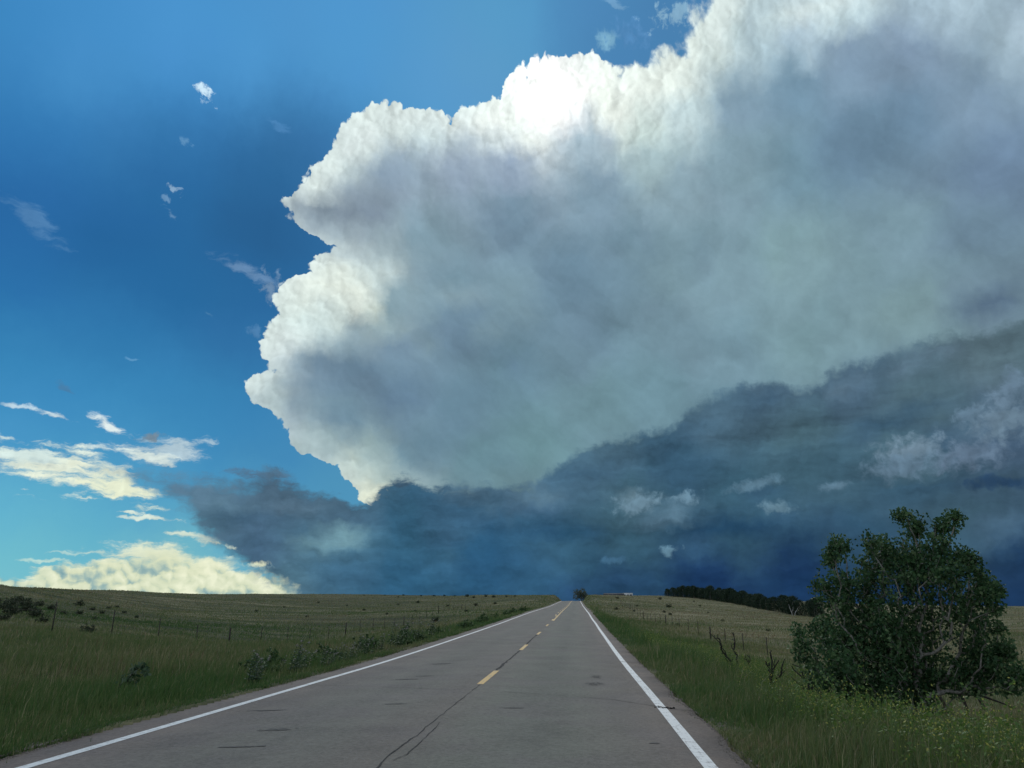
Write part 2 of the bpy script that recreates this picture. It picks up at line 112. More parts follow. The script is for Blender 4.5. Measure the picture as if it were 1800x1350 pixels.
DARK = [
[84,113,134,86,114,135,87,115,136,88,116,137,90,117,138,91,118,139,92,120,140,94,121,141,95,122,142,95,122,142,95,122,142,95,122,142,95,122,142,94,121,141,94,121,141,93,120,140,91,119,139,90,118,138,89,117,138,88,116,137,87,115,136,86,114,136,86,114,135,85,113,134,84,112,134,83,112,133,82,111,133,82,111,132,81,110,132,80,109,131,79,109,131,79,108,131],
[83,112,133,84,113,134,86,113,134,87,115,135,88,116,136,90,117,137,91,118,139,92,120,140,94,121,141,95,122,142,95,122,142,95,122,142,94,121,142,94,121,141,93,120,140,92,119,139,91,118,139,90,117,138,89,116,137,88,115,136,87,114,136,86,114,135,85,113,134,84,112,134,83,112,133,83,111,133,82,111,132,81,110,132,80,110,132,80,109,131,79,109,131,78,108,130],
[82,110,132,83,111,132,84,112,133,85,113,134,87,114,135,88,116,136,89,117,137,90,118,138,90,118,138,91,118,139,92,119,140,92,119,140,92,119,140,92,118,139,91,118,139,90,117,138,89,116,138,88,115,137,87,115,136,87,114,136,86,113,135,85,113,134,84,112,134,83,112,133,83,111,133,82,111,132,81,110,132,80,110,132,80,109,131,79,109,131,78,108,130,78,108,130],
[80,109,131,80,109,131,81,109,131,82,110,131,84,111,132,86,113,134,88,116,136,89,117,137,90,118,138,90,118,138,91,118,139,92,118,140,91,118,139,91,117,139,90,116,138,89,116,137,88,115,136,87,114,136,86,113,135,85,113,135,85,112,134,84,112,134,83,111,133,82,111,133,82,110,132,81,110,132,80,109,131,80,109,131,79,109,131,78,108,130,78,108,130,77,107,130],
[78,108,130,78,107,129,78,107,129,79,106,128,79,106,127,79,105,126,80,106,127,81,108,128,85,112,132,93,120,140,92,119,140,91,117,139,90,116,138,89,115,137,88,114,136,87,114,135,86,113,135,85,112,134,84,112,134,84,112,133,83,111,133,83,111,133,82,110,132,81,110,132,81,110,132,80,109,131,79,109,131,79,108,130,78,108,130,77,107,130,77,107,129,76,107,129],
[77,109,131,76,107,130,76,106,128,76,104,127,75,103,125,76,102,124,76,101,123,76,101,122,73,99,121,91,119,138,85,113,134,80,108,130,81,109,131,82,110,132,83,110,132,83,111,132,83,111,132,83,111,132,82,110,132,82,110,132,82,110,132,81,110,132,80,109,131,80,109,131,79,109,131,79,108,130,78,108,130,78,108,130,77,107,130,77,107,129,76,106,129,75,106,129],
[78,112,134,77,111,133,76,108,131,74,105,128,72,102,126,72,101,126,72,101,125,74,101,124,66,94,118,83,111,131,77,104,126,79,106,128,79,107,129,80,107,129,80,108,130,80,108,130,81,108,130,81,109,131,80,109,131,80,109,131,80,109,131,79,108,130,79,108,130,78,108,130,78,108,130,78,107,130,77,107,129,77,107,129,76,106,129,76,106,129,75,106,128,75,105,128],
[80,116,137,80,117,138,80,116,137,77,111,134,72,103,128,70,100,126,70,100,126,71,100,125,66,94,117,79,107,128,76,103,124,75,102,124,76,104,125,77,105,127,78,106,128,78,106,128,78,107,129,78,107,129,78,107,129,78,107,129,78,107,129,78,107,129,77,107,129,77,107,129,77,107,129,76,106,129,76,106,129,75,106,128,75,106,128,74,105,128,74,105,128,74,105,127],
[81,118,139,82,119,140,82,120,140,81,119,139,78,114,135,73,106,129,72,104,128,71,103,126,69,99,122,86,114,135,77,105,126,74,102,124,75,103,125,75,104,126,75,104,126,76,105,127,76,105,127,76,106,128,76,106,128,76,106,128,76,106,128,76,106,128,75,106,128,75,106,128,75,106,128,75,105,128,74,105,128,74,105,128,74,105,128,73,105,127,73,104,127,73,104,127],
[79,117,138,80,118,139,81,118,139,79,117,138,74,111,133,78,114,134,96,133,149,70,104,126,75,107,129,85,114,135,71,102,125,72,102,124,72,103,125,73,103,125,73,103,126,73,104,126,74,104,126,74,104,127,74,105,127,74,105,127,74,105,127,74,105,127,74,105,127,74,105,127,73,105,127,73,104,127,73,104,127,73,104,127,72,104,127,72,104,127,72,103,126,72,103,126],
[71,110,133,70,109,133,67,106,131,65,104,130,66,105,130,78,116,137,104,142,156,95,131,147,73,104,126,76,106,127,70,101,123,70,101,123,70,102,124,70,102,124,71,102,125,71,103,125,71,103,126,72,103,126,72,103,126,72,104,126,72,104,127,72,104,127,72,104,127,72,104,127,72,104,127,72,103,126,71,103,126,71,103,126,71,103,126,71,103,126,71,103,126,71,103,126],
[64,103,129,63,102,129,62,102,129,61,101,129,62,102,129,70,110,134,107,145,158,109,147,159,70,101,123,70,100,122,70,100,123,70,101,123,69,101,124,69,101,124,69,102,125,69,102,125,69,102,125,69,102,125,70,102,126,70,102,126,70,103,126,70,103,126,70,103,126,70,103,126,70,103,126,70,103,126,70,102,126,70,102,125,70,102,125,70,102,125,70,102,125,70,102,125],
[56,97,124,55,96,124,56,97,125,58,98,126,60,101,128,64,104,129,68,108,131,73,111,133,66,101,125,67,101,124,68,101,124,68,101,124,67,101,124,67,101,124,67,101,124,67,101,125,67,101,125,67,101,125,68,101,125,68,101,125,68,102,125,68,102,125,69,102,125,69,102,125,69,102,125,69,102,125,69,102,125,69,102,125,69,101,125,69,101,125,69,101,124,69,101,124],
[49,91,120,47,90,119,46,89,119,46,89,118,47,90,119,51,94,122,52,95,122,53,95,122,54,96,123,57,97,123,60,98,123,62,99,124,63,99,124,64,99,124,64,100,124,65,100,124,65,100,124,66,100,124,66,100,124,66,101,124,67,101,124,67,101,124,67,101,124,67,101,124,68,101,124,68,101,124,68,101,124,68,101,124,68,101,124,68,101,124,68,101,124,68,101,124],
[47,90,119,46,89,119,45,88,118,45,88,118,46,89,119,50,93,121,52,95,122,52,95,122,53,95,122,55,96,122,56,96,123,58,97,123,60,97,123,61,98,123,62,98,123,63,99,124,64,99,124,64,99,124,65,100,124,65,100,124,66,100,124,66,100,124,66,100,124,66,100,124,67,100,124,67,100,124,67,100,124,67,100,123,67,100,123,67,100,123,67,100,123,67,100,123],
[48,90,119,47,90,119,47,89,119,47,90,119,49,91,120,52,94,122,54,94,122,56,95,122,57,95,122,57,95,122,57,95,122,58,96,122,59,96,122,60,97,123,62,98,123,63,98,123,64,99,123,64,99,123,65,99,123,65,99,123,65,99,123,66,100,123,66,100,123,66,100,123,66,100,123,66,100,123,66,100,123,66,100,123,66,100,123,67,100,123,67,100,123,67,99,122],
[48,89,119,48,89,119,47,89,119,47,89,119,53,95,125,60,103,131,55,93,121,58,95,122,58,95,122,58,95,122,68,101,125,82,115,136,61,97,122,63,98,123,64,99,123,65,99,123,65,99,123,65,99,123,66,99,123,66,99,123,66,99,123,66,99,123,66,99,123,66,99,123,66,99,123,66,99,123,66,99,122,66,99,122,66,99,122,66,99,122,66,99,122,66,99,122],
[47,88,118,46,87,118,44,86,118,43,86,118,43,85,118,43,86,118,46,88,119,54,93,121,57,94,122,58,95,122,80,111,133,88,119,139,68,100,123,69,101,124,69,101,124,69,101,123,68,101,123,67,100,123,67,100,123,67,100,123,66,100,123,66,100,123,66,99,122,66,99,122,66,99,122,66,99,122,66,99,122,66,99,122,66,99,122,66,99,122,66,99,122,66,99,121],
[46,86,117,46,86,117,44,86,118,43,85,118,42,85,118,42,85,118,43,86,118,47,88,119,55,92,120,67,100,123,66,98,121,76,106,126,75,104,125,74,104,125,73,103,124,72,102,124,70,102,124,69,101,123,68,101,123,68,100,123,67,100,123,67,100,122,67,100,122,66,99,122,66,99,122,66,99,122,66,99,122,66,99,122,66,99,121,66,99,121,66,99,121,66,98,121],
[46,85,116,46,86,116,46,86,117,46,86,117,45,86,117,45,86,118,47,88,118,49,88,117,56,92,118,66,97,121,75,106,128,78,107,127,76,105,125,75,104,125,74,104,124,72,103,124,71,102,124,70,102,123,69,101,123,69,101,123,68,101,123,68,100,123,67,100,122,67,100,122,67,99,122,66,99,122,66,99,121,66,99,121,66,99,121,66,99,121,66,98,121,66,98,121],
[46,84,115,46,86,116,47,87,117,47,87,117,47,87,117,49,88,117,51,90,117,47,86,115,52,90,117,62,94,119,85,116,136,81,111,131,74,104,124,73,103,124,72,103,124,71,103,124,71,102,124,70,102,124,70,102,123,69,102,123,69,101,123,68,101,123,68,100,122,67,100,122,67,100,122,67,99,122,67,99,121,66,99,121,66,99,121,66,99,121,66,98,121,66,98,120],
[42,78,111,43,79,112,45,83,114,47,86,116,50,88,116,52,90,116,53,91,116,46,85,115,52,89,116,62,94,119,84,115,135,70,102,124,67,99,121,69,101,123,70,102,123,71,103,124,71,103,124,71,103,124,71,103,124,70,103,124,70,102,123,69,102,123,69,101,123,68,100,122,68,100,122,67,100,121,67,99,121,67,99,121,66,99,121,66,99,120,66,98,120,66,98,120],
[41,76,109,41,75,109,42,76,110,47,83,113,52,90,116,53,91,116,53,91,116,46,86,114,55,92,117,65,98,120,68,100,122,68,100,122,64,96,119,70,102,123,73,105,125,74,106,126,74,106,126,73,105,126,72,105,125,71,104,125,71,103,124,70,102,123,69,101,123,68,101,122,68,100,122,68,100,121,67,99,121,67,99,121,67,99,121,67,99,120,66,98,120,66,98,120],
[42,76,109,42,76,108,43,77,108,45,80,110,49,86,112,52,89,114,54,91,115,51,88,115,60,95,116,64,98,118,67,100,121,69,101,123,65,97,120,71,103,124,76,108,128,76,108,128,75,107,127,74,106,127,73,105,126,72,104,125,71,103,124,70,102,123,69,101,123,69,101,122,68,100,122,68,100,121,68,100,121,67,99,121,67,99,120,67,99,120,67,98,120,67,98,120],
[40,73,104,40,72,103,39,72,103,40,72,103,44,77,106,54,89,112,57,93,114,57,93,114,63,97,115,65,99,117,75,108,126,68,101,120,67,99,121,69,101,123,76,108,128,76,108,128,75,107,127,74,106,126,73,105,125,72,104,125,71,103,124,70,102,123,69,101,122,69,101,122,69,100,122,68,100,121,68,100,121,68,99,121,68,99,120,67,99,120,67,99,120,67,98,120],
[40,72,103,39,72,103,39,72,102,40,72,103,44,77,105,54,90,112,57,93,114,58,94,114,69,103,122,76,109,126,109,139,155,65,99,117,67,101,121,69,101,122,71,103,124,73,105,125,72,104,125,72,104,124,71,103,124,71,103,123,70,102,123,70,102,123,70,101,122,70,101,122,69,101,122,69,100,121,69,100,121,68,100,120,68,99,120,68,99,120,68,99,120,67,98,119],
[39,71,102,39,71,102,40,72,102,41,74,103,46,79,106,52,86,110,56,91,113,59,93,114,88,122,144,76,110,130,63,97,116,62,95,116,61,94,117,61,95,117,63,96,119,64,97,120,67,99,121,69,101,122,70,102,123,71,102,123,71,102,123,71,102,123,71,102,123,71,102,122,70,101,122,70,101,121,69,100,121,69,100,121,69,99,120,68,99,120,68,99,120,68,99,119],
[32,61,96,31,60,95,30,59,94,31,60,95,35,65,98,42,73,102,48,81,107,50,84,108,92,125,146,89,121,141,59,93,115,58,92,116,58,92,116,58,92,116,60,93,117,63,96,119,67,99,121,72,103,124,73,104,125,74,105,125,74,104,125,73,104,124,73,103,123,72,102,123,71,102,122,71,101,122,70,101,121,70,100,121,69,100,120,69,99,120,69,99,119,68,99,119],
[27,55,92,26,54,91,26,54,91,26,54,91,28,56,92,50,84,114,50,83,111,39,72,100,58,91,114,67,100,121,58,91,114,58,92,116,58,92,116,58,92,116,60,94,117,66,98,121,70,101,123,77,107,127,77,107,127,77,107,127,76,106,126,75,105,125,74,104,124,73,103,123,72,102,122,72,102,122,71,101,121,71,100,121,70,100,120,70,100,120,69,99,119,69,99,119],
[27,55,92,26,54,91,26,54,91,27,54,91,31,59,94,42,73,100,48,80,103,37,71,99,48,81,105,56,89,109,57,91,110,58,91,112,59,93,115,61,94,117,68,100,121,76,106,126,74,105,126,78,108,128,78,108,128,77,107,127,77,106,126,76,105,125,75,104,124,74,103,123,73,102,122,72,102,122,72,101,121,71,101,120,71,100,120,70,100,120,70,99,119,69,99,119],
[29,58,93,29,57,93,30,58,93,34,63,95,43,74,100,48,80,103,48,81,103,37,71,99,51,84,106,57,91,111,58,92,112,57,91,110,59,92,112,64,96,116,71,102,121,75,106,126,77,107,127,77,107,127,77,107,127,76,106,126,76,104,124,75,104,124,75,103,123,74,103,122,73,102,122,73,102,121,72,101,121,72,101,120,71,100,120,70,100,119,70,99,119,70,99,119],
[29,57,92,29,57,91,29,57,91,30,59,92,36,65,96,44,75,101,48,80,103,39,72,100,55,89,110,58,92,115,59,93,118,58,92,111,61,94,112,65,97,115,69,100,118,73,102,120,74,103,122,69,97,118,68,96,117,75,102,122,75,102,122,75,102,122,74,102,122,74,102,122,73,102,121,73,101,121,72,101,120,72,100,120,71,100,119,71,100,119,70,99,119,70,99,118],
[28,55,90,27,54,90,26,54,89,26,54,89,27,54,90,31,59,92,39,69,98,48,81,106,59,92,117,58,91,111,60,94,117,63,95,112,64,95,112,66,97,114,71,102,117,74,103,119,74,103,120,74,102,121,66,94,116,73,100,120,75,102,122,75,102,122,74,102,121,74,102,121,73,101,121,73,101,120,72,101,120,72,100,119,71,100,119,71,99,119,71,99,118,70,99,118],
[28,56,90,27,55,90,26,54,89,26,54,89,28,55,90,32,61,93,40,70,98,47,78,102,54,85,106,60,91,110,62,94,112,63,95,112,63,95,112,66,97,114,73,104,118,75,105,119,75,104,119,74,103,120,75,102,121,74,101,121,75,102,121,74,102,121,74,101,121,73,101,120,73,101,120,73,100,120,72,100,119,72,100,119,71,100,119,71,99,118,71,99,118,70,99,118],
[30,58,91,30,58,91,31,60,92,35,63,94,41,70,97,45,75,100,47,77,101,48,78,102,53,83,105,60,91,110,62,93,111,63,95,112,64,96,113,67,98,114,72,102,117,74,104,118,74,103,119,74,103,119,74,101,120,73,100,119,73,100,119,73,100,119,73,100,119,73,100,119,73,100,119,72,100,119,72,100,118,72,100,118,72,99,118,71,99,118,71,99,118,71,99,117],
[28,55,88,29,56,89,32,60,91,39,68,96,45,75,100,47,77,101,47,77,101,47,78,101,53,84,105,61,92,111,63,94,112,63,94,112,63,94,112,65,96,113,65,95,113,70,99,116,72,99,118,74,100,120,88,114,133,76,102,121,72,98,118,72,99,118,72,99,118,72,99,118,72,99,118,72,99,118,72,99,118,72,99,118,72,99,118,72,99,117,71,99,117,71,99,117],
[25,50,86,24,50,85,25,51,86,28,54,88,38,66,94,45,75,99,47,77,101,49,80,102,56,86,107,59,90,111,60,91,111,64,94,112,65,96,113,67,97,114,64,93,113,61,90,111,72,99,117,72,98,118,80,106,126,83,109,128,72,98,118,72,99,118,72,99,118,73,99,118,73,99,118,73,99,117,73,100,117,73,100,117,72,99,117,72,99,117,72,99,117,72,99,117],
[24,50,85,24,49,85,24,50,85,25,51,86,31,58,89,41,69,96,49,77,100,53,82,103,58,87,107,58,89,110,58,90,111,69,99,115,71,100,116,71,101,116,71,100,115,60,90,111,71,98,114,75,101,117,74,100,117,76,102,120,73,99,117,73,99,117,73,100,117,73,100,117,74,100,117,74,100,117,74,100,117,73,100,117,73,100,117,73,100,117,73,100,117,72,99,117],
[26,52,86,26,51,86,27,53,87,32,59,90,43,71,95,57,86,108,55,84,104,57,85,103,59,87,105,59,89,109,58,89,111,70,100,115,71,101,116,71,101,116,72,101,116,65,93,112,65,93,112,77,103,116,77,103,116,88,113,130,82,108,124,75,101,117,75,101,117,76,101,117,76,101,117,76,101,117,75,101,117,75,101,117,75,101,117,74,100,117,74,100,117,73,100,117],
[28,54,87,29,55,87,33,59,89,41,68,94,50,78,99,57,86,107,56,85,104,58,87,104,60,88,105,60,88,106,58,88,109,66,94,111,69,97,114,60,87,109,65,91,111,75,102,116,70,97,114,77,103,116,77,103,116,84,110,125,90,115,131,79,104,117,79,104,117,79,104,118,79,104,118,78,103,117,78,103,117,77,102,117,76,102,117,75,101,117,75,101,117,74,100,116],
[26,52,85,26,52,85,28,54,86,32,58,89,37,64,92,49,76,98,64,92,113,65,93,113,60,88,105,60,86,105,59,85,105,61,87,106,66,91,111,70,95,115,71,97,116,73,99,116,75,101,116,77,103,117,80,104,117,82,106,118,89,112,127,84,108,120,83,107,119,83,106,118,82,106,118,81,105,118,80,104,118,79,104,117,78,103,117,77,102,117,76,101,117,75,101,117],
[26,52,85,26,52,85,28,54,87,31,57,89,31,58,89,35,62,91,60,88,111,67,95,117,59,85,104,59,85,104,60,85,104,67,91,113,71,95,118,73,97,119,73,97,119,73,98,118,76,100,118,81,104,118,84,107,119,85,108,119,85,108,119,85,108,119,85,108,119,84,108,119,84,107,119,83,106,118,82,105,118,80,105,118,79,104,117,78,103,117,77,102,117,76,101,117],
[28,54,86,28,54,87,30,56,88,31,58,89,33,59,90,36,63,92,44,70,96,55,82,104,58,84,104,61,86,106,65,90,110,70,94,118,70,94,118,74,98,120,74,98,119,74,98,119,76,101,118,82,105,118,84,107,119,85,108,119,85,108,119,85,108,119,85,108,119,85,108,119,84,107,119,83,107,118,82,106,118,81,105,118,80,104,117,78,103,117,77,102,117,76,102,117],
[31,57,88,31,57,89,32,58,89,34,60,90,36,63,92,40,67,94,46,72,98,53,79,102,58,84,105,63,88,109,67,92,113,70,95,116,72,96,118,73,97,119,73,97,118,74,98,118,76,101,118,81,104,118,83,107,119,84,108,119,85,108,119,85,108,119,85,108,119,84,107,119,84,107,119,83,106,118,82,106,118,81,105,118,80,104,117,79,103,117,77,102,117,76,102,116]]
LEFT=[(2.46,-9.07),(6.18,-13.46),(7.39,-16.07),(8.63,-17.33),(9.84,-18.76),(10.59,-20.9),(11.37,-21.91),(12.82,-22.33),(13.61,-23.02),(14.31,-24.73),(15.07,-25.5),(15.99,-25.43),(16.66,-24.14),(17.5,-24.18),(18.7,-24.72),(20.47,-23.89),(22.13,-24.05),(23.46,-23.41),(24.08,-21.62),(25.37,-21.38),(25.94,-19.98),(26.54,-19.8),(26.87,-20.97),(27.17,-22.81),(27.74,-23.76),(29.11,-24.09),(30.14,-23.12),(31.63,-21.89),(32.96,-20.85),(34.36,-20.03),(35.47,-19.5),(36.52,-18.76),(37.29,-21.54),(44.52,-22.94)]
TOP=[(-21.93,36.48),(-19.9,35.61),(-18.02,36.49),(-15.57,37.05),(-13.02,36.83),(-10.46,36.59),(-7.91,37.3),(-5.84,37.72),(-5.01,39.69),(-2.15,40.44),(0.48,40.35),(2.33,40.58),(3.67,39.46),(7.16,39.45),(8.78,40.47),(10.88,41.17),(12.33,42.64),(14.33,44.36),(21.81,47.27)]
BASE=[(-33.28,8.55),(-31.22,9.02),(-28.63,8.89),(-23.99,8.84),(-22.86,9.56),(-21.99,8.94),(-19.46,8.05),(-16.06,7.18),(-14.02,9.06),(-12.73,9.35),(-10.96,8.7),(-7.45,8.56),(-3.03,9.18),(-0.34,10.98),(2.36,12.14),(7.68,13.24),(10.83,15.2),(14.29,16.27),(15.54,16.32),(17.84,15.29),(20.32,16.35),(24.93,17.28),(28.47,17.52),(31.79,17.78),(34.88,17.98)]
LOWER=[(-33.29,8.62),(-31.43,7.91),(-29.5,6.86),(-28.1,5.94),(-27.39,4.6),(-26.21,4.05),(-24.96,2.9),(-23.73,1.94),(-22.51,1.25),(-20.49,0.39),(-16.93,-5.37)]
BANK=[(-41.0,1.99),(-38.64,1.63),(-37.16,1.73),(-36.5,2.45),(-34.46,2.68),(-33.23,3.34),(-31.62,3.99),(-29.19,4.34),(-26.18,3.77),(-22.22,2.35),(-17.34,1.0)]
WISPS=[
(-36.32,8.59,5.1,1.63,-6,(232,240,220),1.0,0.8),
(-38.03,9.24,2.57,0.58,4,(205,225,222),0.9,0.9),
(-32.97,7.57,3.36,1.06,-12,(228,235,208),1.0,0.8),
(-30.49,10.42,3.75,1.18,3,(178,200,210),0.9,0.9),
(-31.51,9.86,2.18,0.47,-10,(215,228,222),0.9,0.9),
(-39.82,12.42,1.12,0.25,-8,(195,218,230),0.9,0.9),
(-37.15,11.85,1.58,0.26,-8,(212,228,230),0.95,0.9),
(-34.15,11.79,1.11,0.42,-20,(222,235,235),1.0,0.9),
(-31.33,11.29,0.95,0.39,10,(115,135,150),0.9,0.9),
(-30.42,5.57,2.17,0.19,-4,(218,230,215),0.9,1.0),
(-32.05,5.94,0.91,0.13,-4,(218,230,215),0.9,1.0),
(-28.13,4.57,2.04,0.27,-6,(214,226,208),0.9,1.0),
(-30.82,3.15,4.69,0.83,6,(238,238,205),0.75,0.9),
(-36.06,2.64,2.25,0.14,3,(200,225,210),0.7,0.9),
(-35.49,3.12,1.95,0.11,2,(195,222,212),0.6,1.0),
(-27.5,2.27,2.97,0.54,2,(226,226,190),0.6,0.9),
(-38.16,7.1,0.43,0.13,0,(195,218,220),0.8,1.0),
(-30.93,35.08,0.85,0.53,-30,(200,228,245),1.0,1.3),
(-31.86,31.57,0.49,0.33,0,(110,160,200),0.6,1.2),
(-32.27,28.4,0.79,0.34,-30,(150,182,208),0.7,1.3),
(-32.84,27.43,0.47,0.3,20,(120,160,195),0.6,1.3),
(-32.12,26.64,0.78,0.27,-25,(120,160,195),0.6,1.3),
(-40.61,24.27,2.5,0.84,-24,(100,145,186),0.45,0.8),
(-26.36,23.68,2.63,0.6,-20,(106,142,180),0.8,0.9),
(-24.29,22.72,1.2,1.07,-50,(112,142,172),0.8,0.9),
(-28.64,20.32,1.04,0.2,-20,(92,142,182),0.6,1.0),
(-25.03,19.29,0.66,0.49,0,(92,138,180),0.5,1.0),
(-33.1,16.24,0.72,0.12,0,(110,165,205),0.5,1.0),
(-36.86,13.82,0.8,0.22,-25,(80,116,148),0.5,0.9),
(4.09,41.26,1.35,0.89,0,(132,182,208),0.8,0.5),
(6.29,41.28,2.3,0.92,-20,(84,136,184),0.7,1.0),
(5.13,43.23,1.47,0.31,-20,(120,165,200),0.6,1.2),
(9.95,41.93,2.0,0.9,0,(150,188,208),0.6,1.2),
(-24.94,34.02,1.09,0.38,-20,(88,144,196),0.4,1.0),
(-22.61,9.49,0.73,0.33,0,(70,102,130),0.8,0.9),
(-24.0,8.96,2.41,0.37,-4,(84,112,138),0.8,0.9)]
PUFFS=[
(4.97,7.22,2.62,0.93,6,(104,134,152),1,0.8),
(8.37,7.51,1.41,0.59,0,(102,134,154),1,1.0),
(13.55,8.31,2.51,0.62,12,(90,122,142),0.9774999999999999,0.5),
(14.96,6.53,1.54,0.64,0,(100,132,150),0.9199999999999999,0.7),
(18.84,7.86,1.17,0.51,6,(92,122,142),0.8624999999999999,0.6),
(7.09,3.72,1.15,0.49,8,(92,126,146),0.9774999999999999,0.8),
(2.88,3.06,1.26,0.33,6,(64,102,130),0.8624999999999999,0.9),
(24.07,10.13,2.81,1.3,4,(112,136,154),0.9199999999999999,0.6),
(23.76,9.12,3.96,1.15,4,(96,122,142),0.9199999999999999,0.6),
(27.49,9.34,2.78,1.47,4,(96,118,140),0.9199999999999999,0.6),
(29.42,11.42,2.52,1.96,25,(104,128,146),0.9199999999999999,0.6),
(27.57,11.96,1.28,0.82,30,(96,122,142),0.9199999999999999,0.7),
(30.54,13.4,2.49,1.29,38,(100,124,144),0.9199999999999999,0.6),
(28.76,7.38,2.96,0.57,-3,(40,66,94),0.9199999999999999,0.6),
(-13.23,8.82,1.48,0.6,0,(64,92,114),1,0.9),
(-10.52,8.53,1.75,0.43,-5,(70,100,122),0.9199999999999999,0.9),
(-24.53,2.4,2.7,0.39,4,(132,162,170),0.9199999999999999,1.0),
(-27.78,4.78,0.96,0.31,0,(66,98,124),1,0.9),
(-25.96,3.39,1.59,0.31,-14,(222,226,196),1,1.0),
(-23.8,2.72,1.31,0.24,2,(214,218,188),1,1.0),
(-25.65,4.06,1.14,0.24,-14,(200,210,190),0.9199999999999999,1.0)]

def lin(c):
    c = c / 255.0
    return c / 12.92 if c <= 0.04045 else ((c + 0.055) / 1.055) ** 2.4

def rgb(r, g, b):
    return (lin(r), lin(g), lin(b), 1.0)

# ------------------------------------------------------------------ small node language
class NT:
    def __init__(s, tree):
        s.t = tree
    def node(s, kind, **kw):
        n = s.t.nodes.new(kind)
        for k, v in kw.items():
            setattr(n, k, v)
        return n
    def put(s, sock, v):
        if isinstance(v, S):
            s.t.links.new(v.s, sock)
        elif isinstance(v, bpy.types.NodeSocket):
            s.t.links.new(v, sock)
        elif v is not None:
            sock.default_value = v
    def math(s, op, a, b=None, c=None, clamp=False):
        n = s.node('ShaderNodeMath', operation=op, use_clamp=clamp)
        s.put(n.inputs[0], a); s.put(n.inputs[1], b); s.put(n.inputs[2], c)
        return S(s, n.outputs[0])
    def vec(s, x, y, z=0.0):
        n = s.node('ShaderNodeCombineXYZ')
        s.put(n.inputs[0], x); s.put(n.inputs[1], y); s.put(n.inputs[2], z)
        return S(s, n.outputs[0])
    def vmath(s, op, a, b=None, scale=None):
        n = s.node('ShaderNodeVectorMath', operation=op)
        s.put(n.inputs[0], a); s.put(n.inputs[1], b)
        if scale is not None:
            s.put(n.inputs['Scale'], scale)
        return S(s, n.outputs[0] if op not in ('LENGTH', 'DOT_PRODUCT') else n.outputs[1])
    def noise(s, p, scale, detail=4.0, rough=0.5, dist=0.0, lac=2.0, color=False):
        n = s.node('ShaderNodeTexNoise', noise_dimensions='2D')
        s.put(n.inputs['Vector'], p)
        n.inputs['Scale'].default_value = scale; n.inputs['Detail'].default_value = detail
        n.inputs['Roughness'].default_value = rough; n.inputs['Distortion'].default_value = dist
        n.inputs['Lacunarity'].default_value = lac
        return S(s, n.outputs['Color' if color else 'Fac'])
    def voro(s, p, scale, detail=3.0, rough=0.5, smooth=0.4, feature='F1', lac=2.0):
        n = s.node('ShaderNodeTexVoronoi', feature=feature, voronoi_dimensions='2D')
        s.put(n.inputs['Vector'], p)
        n.inputs['Scale'].default_value = scale; n.inputs['Detail'].default_value = detail
        n.inputs['Roughness'].default_value = rough; n.inputs['Lacunarity'].default_value = lac
        if feature == 'SMOOTH_F1':
            n.inputs['Smoothness'].default_value = smooth
        return S(s, n.outputs['Distance'])
    def smooth(s, x, lo, hi, a=0.0, b=1.0, kind='SMOOTHSTEP'):
        n = s.node('ShaderNodeMapRange', interpolation_type=kind)
        s.put(n.inputs[0], x); s.put(n.inputs[1], lo); s.put(n.inputs[2], hi); s.put(n.inputs[3], a); s.put(n.inputs[4], b)
        return S(s, n.outputs[0])
    def mix(s, f, a, b, blend='MIX'):
        n = s.node('ShaderNodeMix', data_type='RGBA', blend_type=blend)
        n.clamp_factor = True
        s.put(n.inputs[0], f); s.put(n.inputs[6], a); s.put(n.inputs[7], b)
        return S(s, n.outputs[2])
    def curve(s, x, pts, xr, yr):
        "piecewise linear y(x) through a float curve"
        n = s.node('ShaderNodeFloatCurve')
        cm = n.mapping
        cm.use_clip = False
        cv = cm.curves[0]
        P = [((a - xr[0]) / (xr[1] - xr[0]), (b - yr[0]) / (yr[1] - yr[0])) for a, b in pts]
        P = [(0.0, P[0][1])] * (P[0][0] > 1e-4) + P + [(1.0, P[-1][1])] * (P[-1][0] < 1 - 1e-4)
        while len(cv.points) < len(P):
            cv.points.new(0.5, 0.5)
        for q, (a, b) in zip(cv.points, P):
            q.location = (a, b); q.handle_type = 'VECTOR'
        cm.update()
        s.put(n.inputs['Value'], (x - xr[0]) / (xr[1] - xr[0]))
        return S(s, n.outputs[0]) * (yr[1] - yr[0]) + yr[0]
    def gain(s, col, k):
        n = s.node('ShaderNodeHueSaturation')
        s.put(n.inputs['Color'], col); s.put(n.inputs['Value'], k)
        return S(s, n.outputs[0])
    def ramp(s, x, cols, kind='LINEAR', pos=None):
        n = s.node('ShaderNodeValToRGB')
        e = n.color_ramp.elements
        n.color_ramp.interpolation = kind
        while len(e) < len(cols):
            e.new(1.0)
        for i, c in enumerate(cols):
            e[i].position = (i / (len(cols) - 1)) if pos is None else pos[i]
            e[i].color = c
        s.put(n.inputs[0], x)
        return S(s, n.outputs[0])

class S:
    def __init__(s, n, sock): s.n = n; s.s = sock
    def __add__(a, b): return a.n.math('ADD', a, b)
    def __radd__(a, b): return a.n.math('ADD', a, b)
    def __sub__(a, b): return a.n.math('SUBTRACT', a, b)
    def __rsub__(a, b): return a.n.math('SUBTRACT', b, a)
    def __mul__(a, b): return a.n.math('MULTIPLY', a, b)
    def __rmul__(a, b): return a.n.math('MULTIPLY', a, b)
    def __truediv__(a, b): return a.n.math('DIVIDE', a, b)

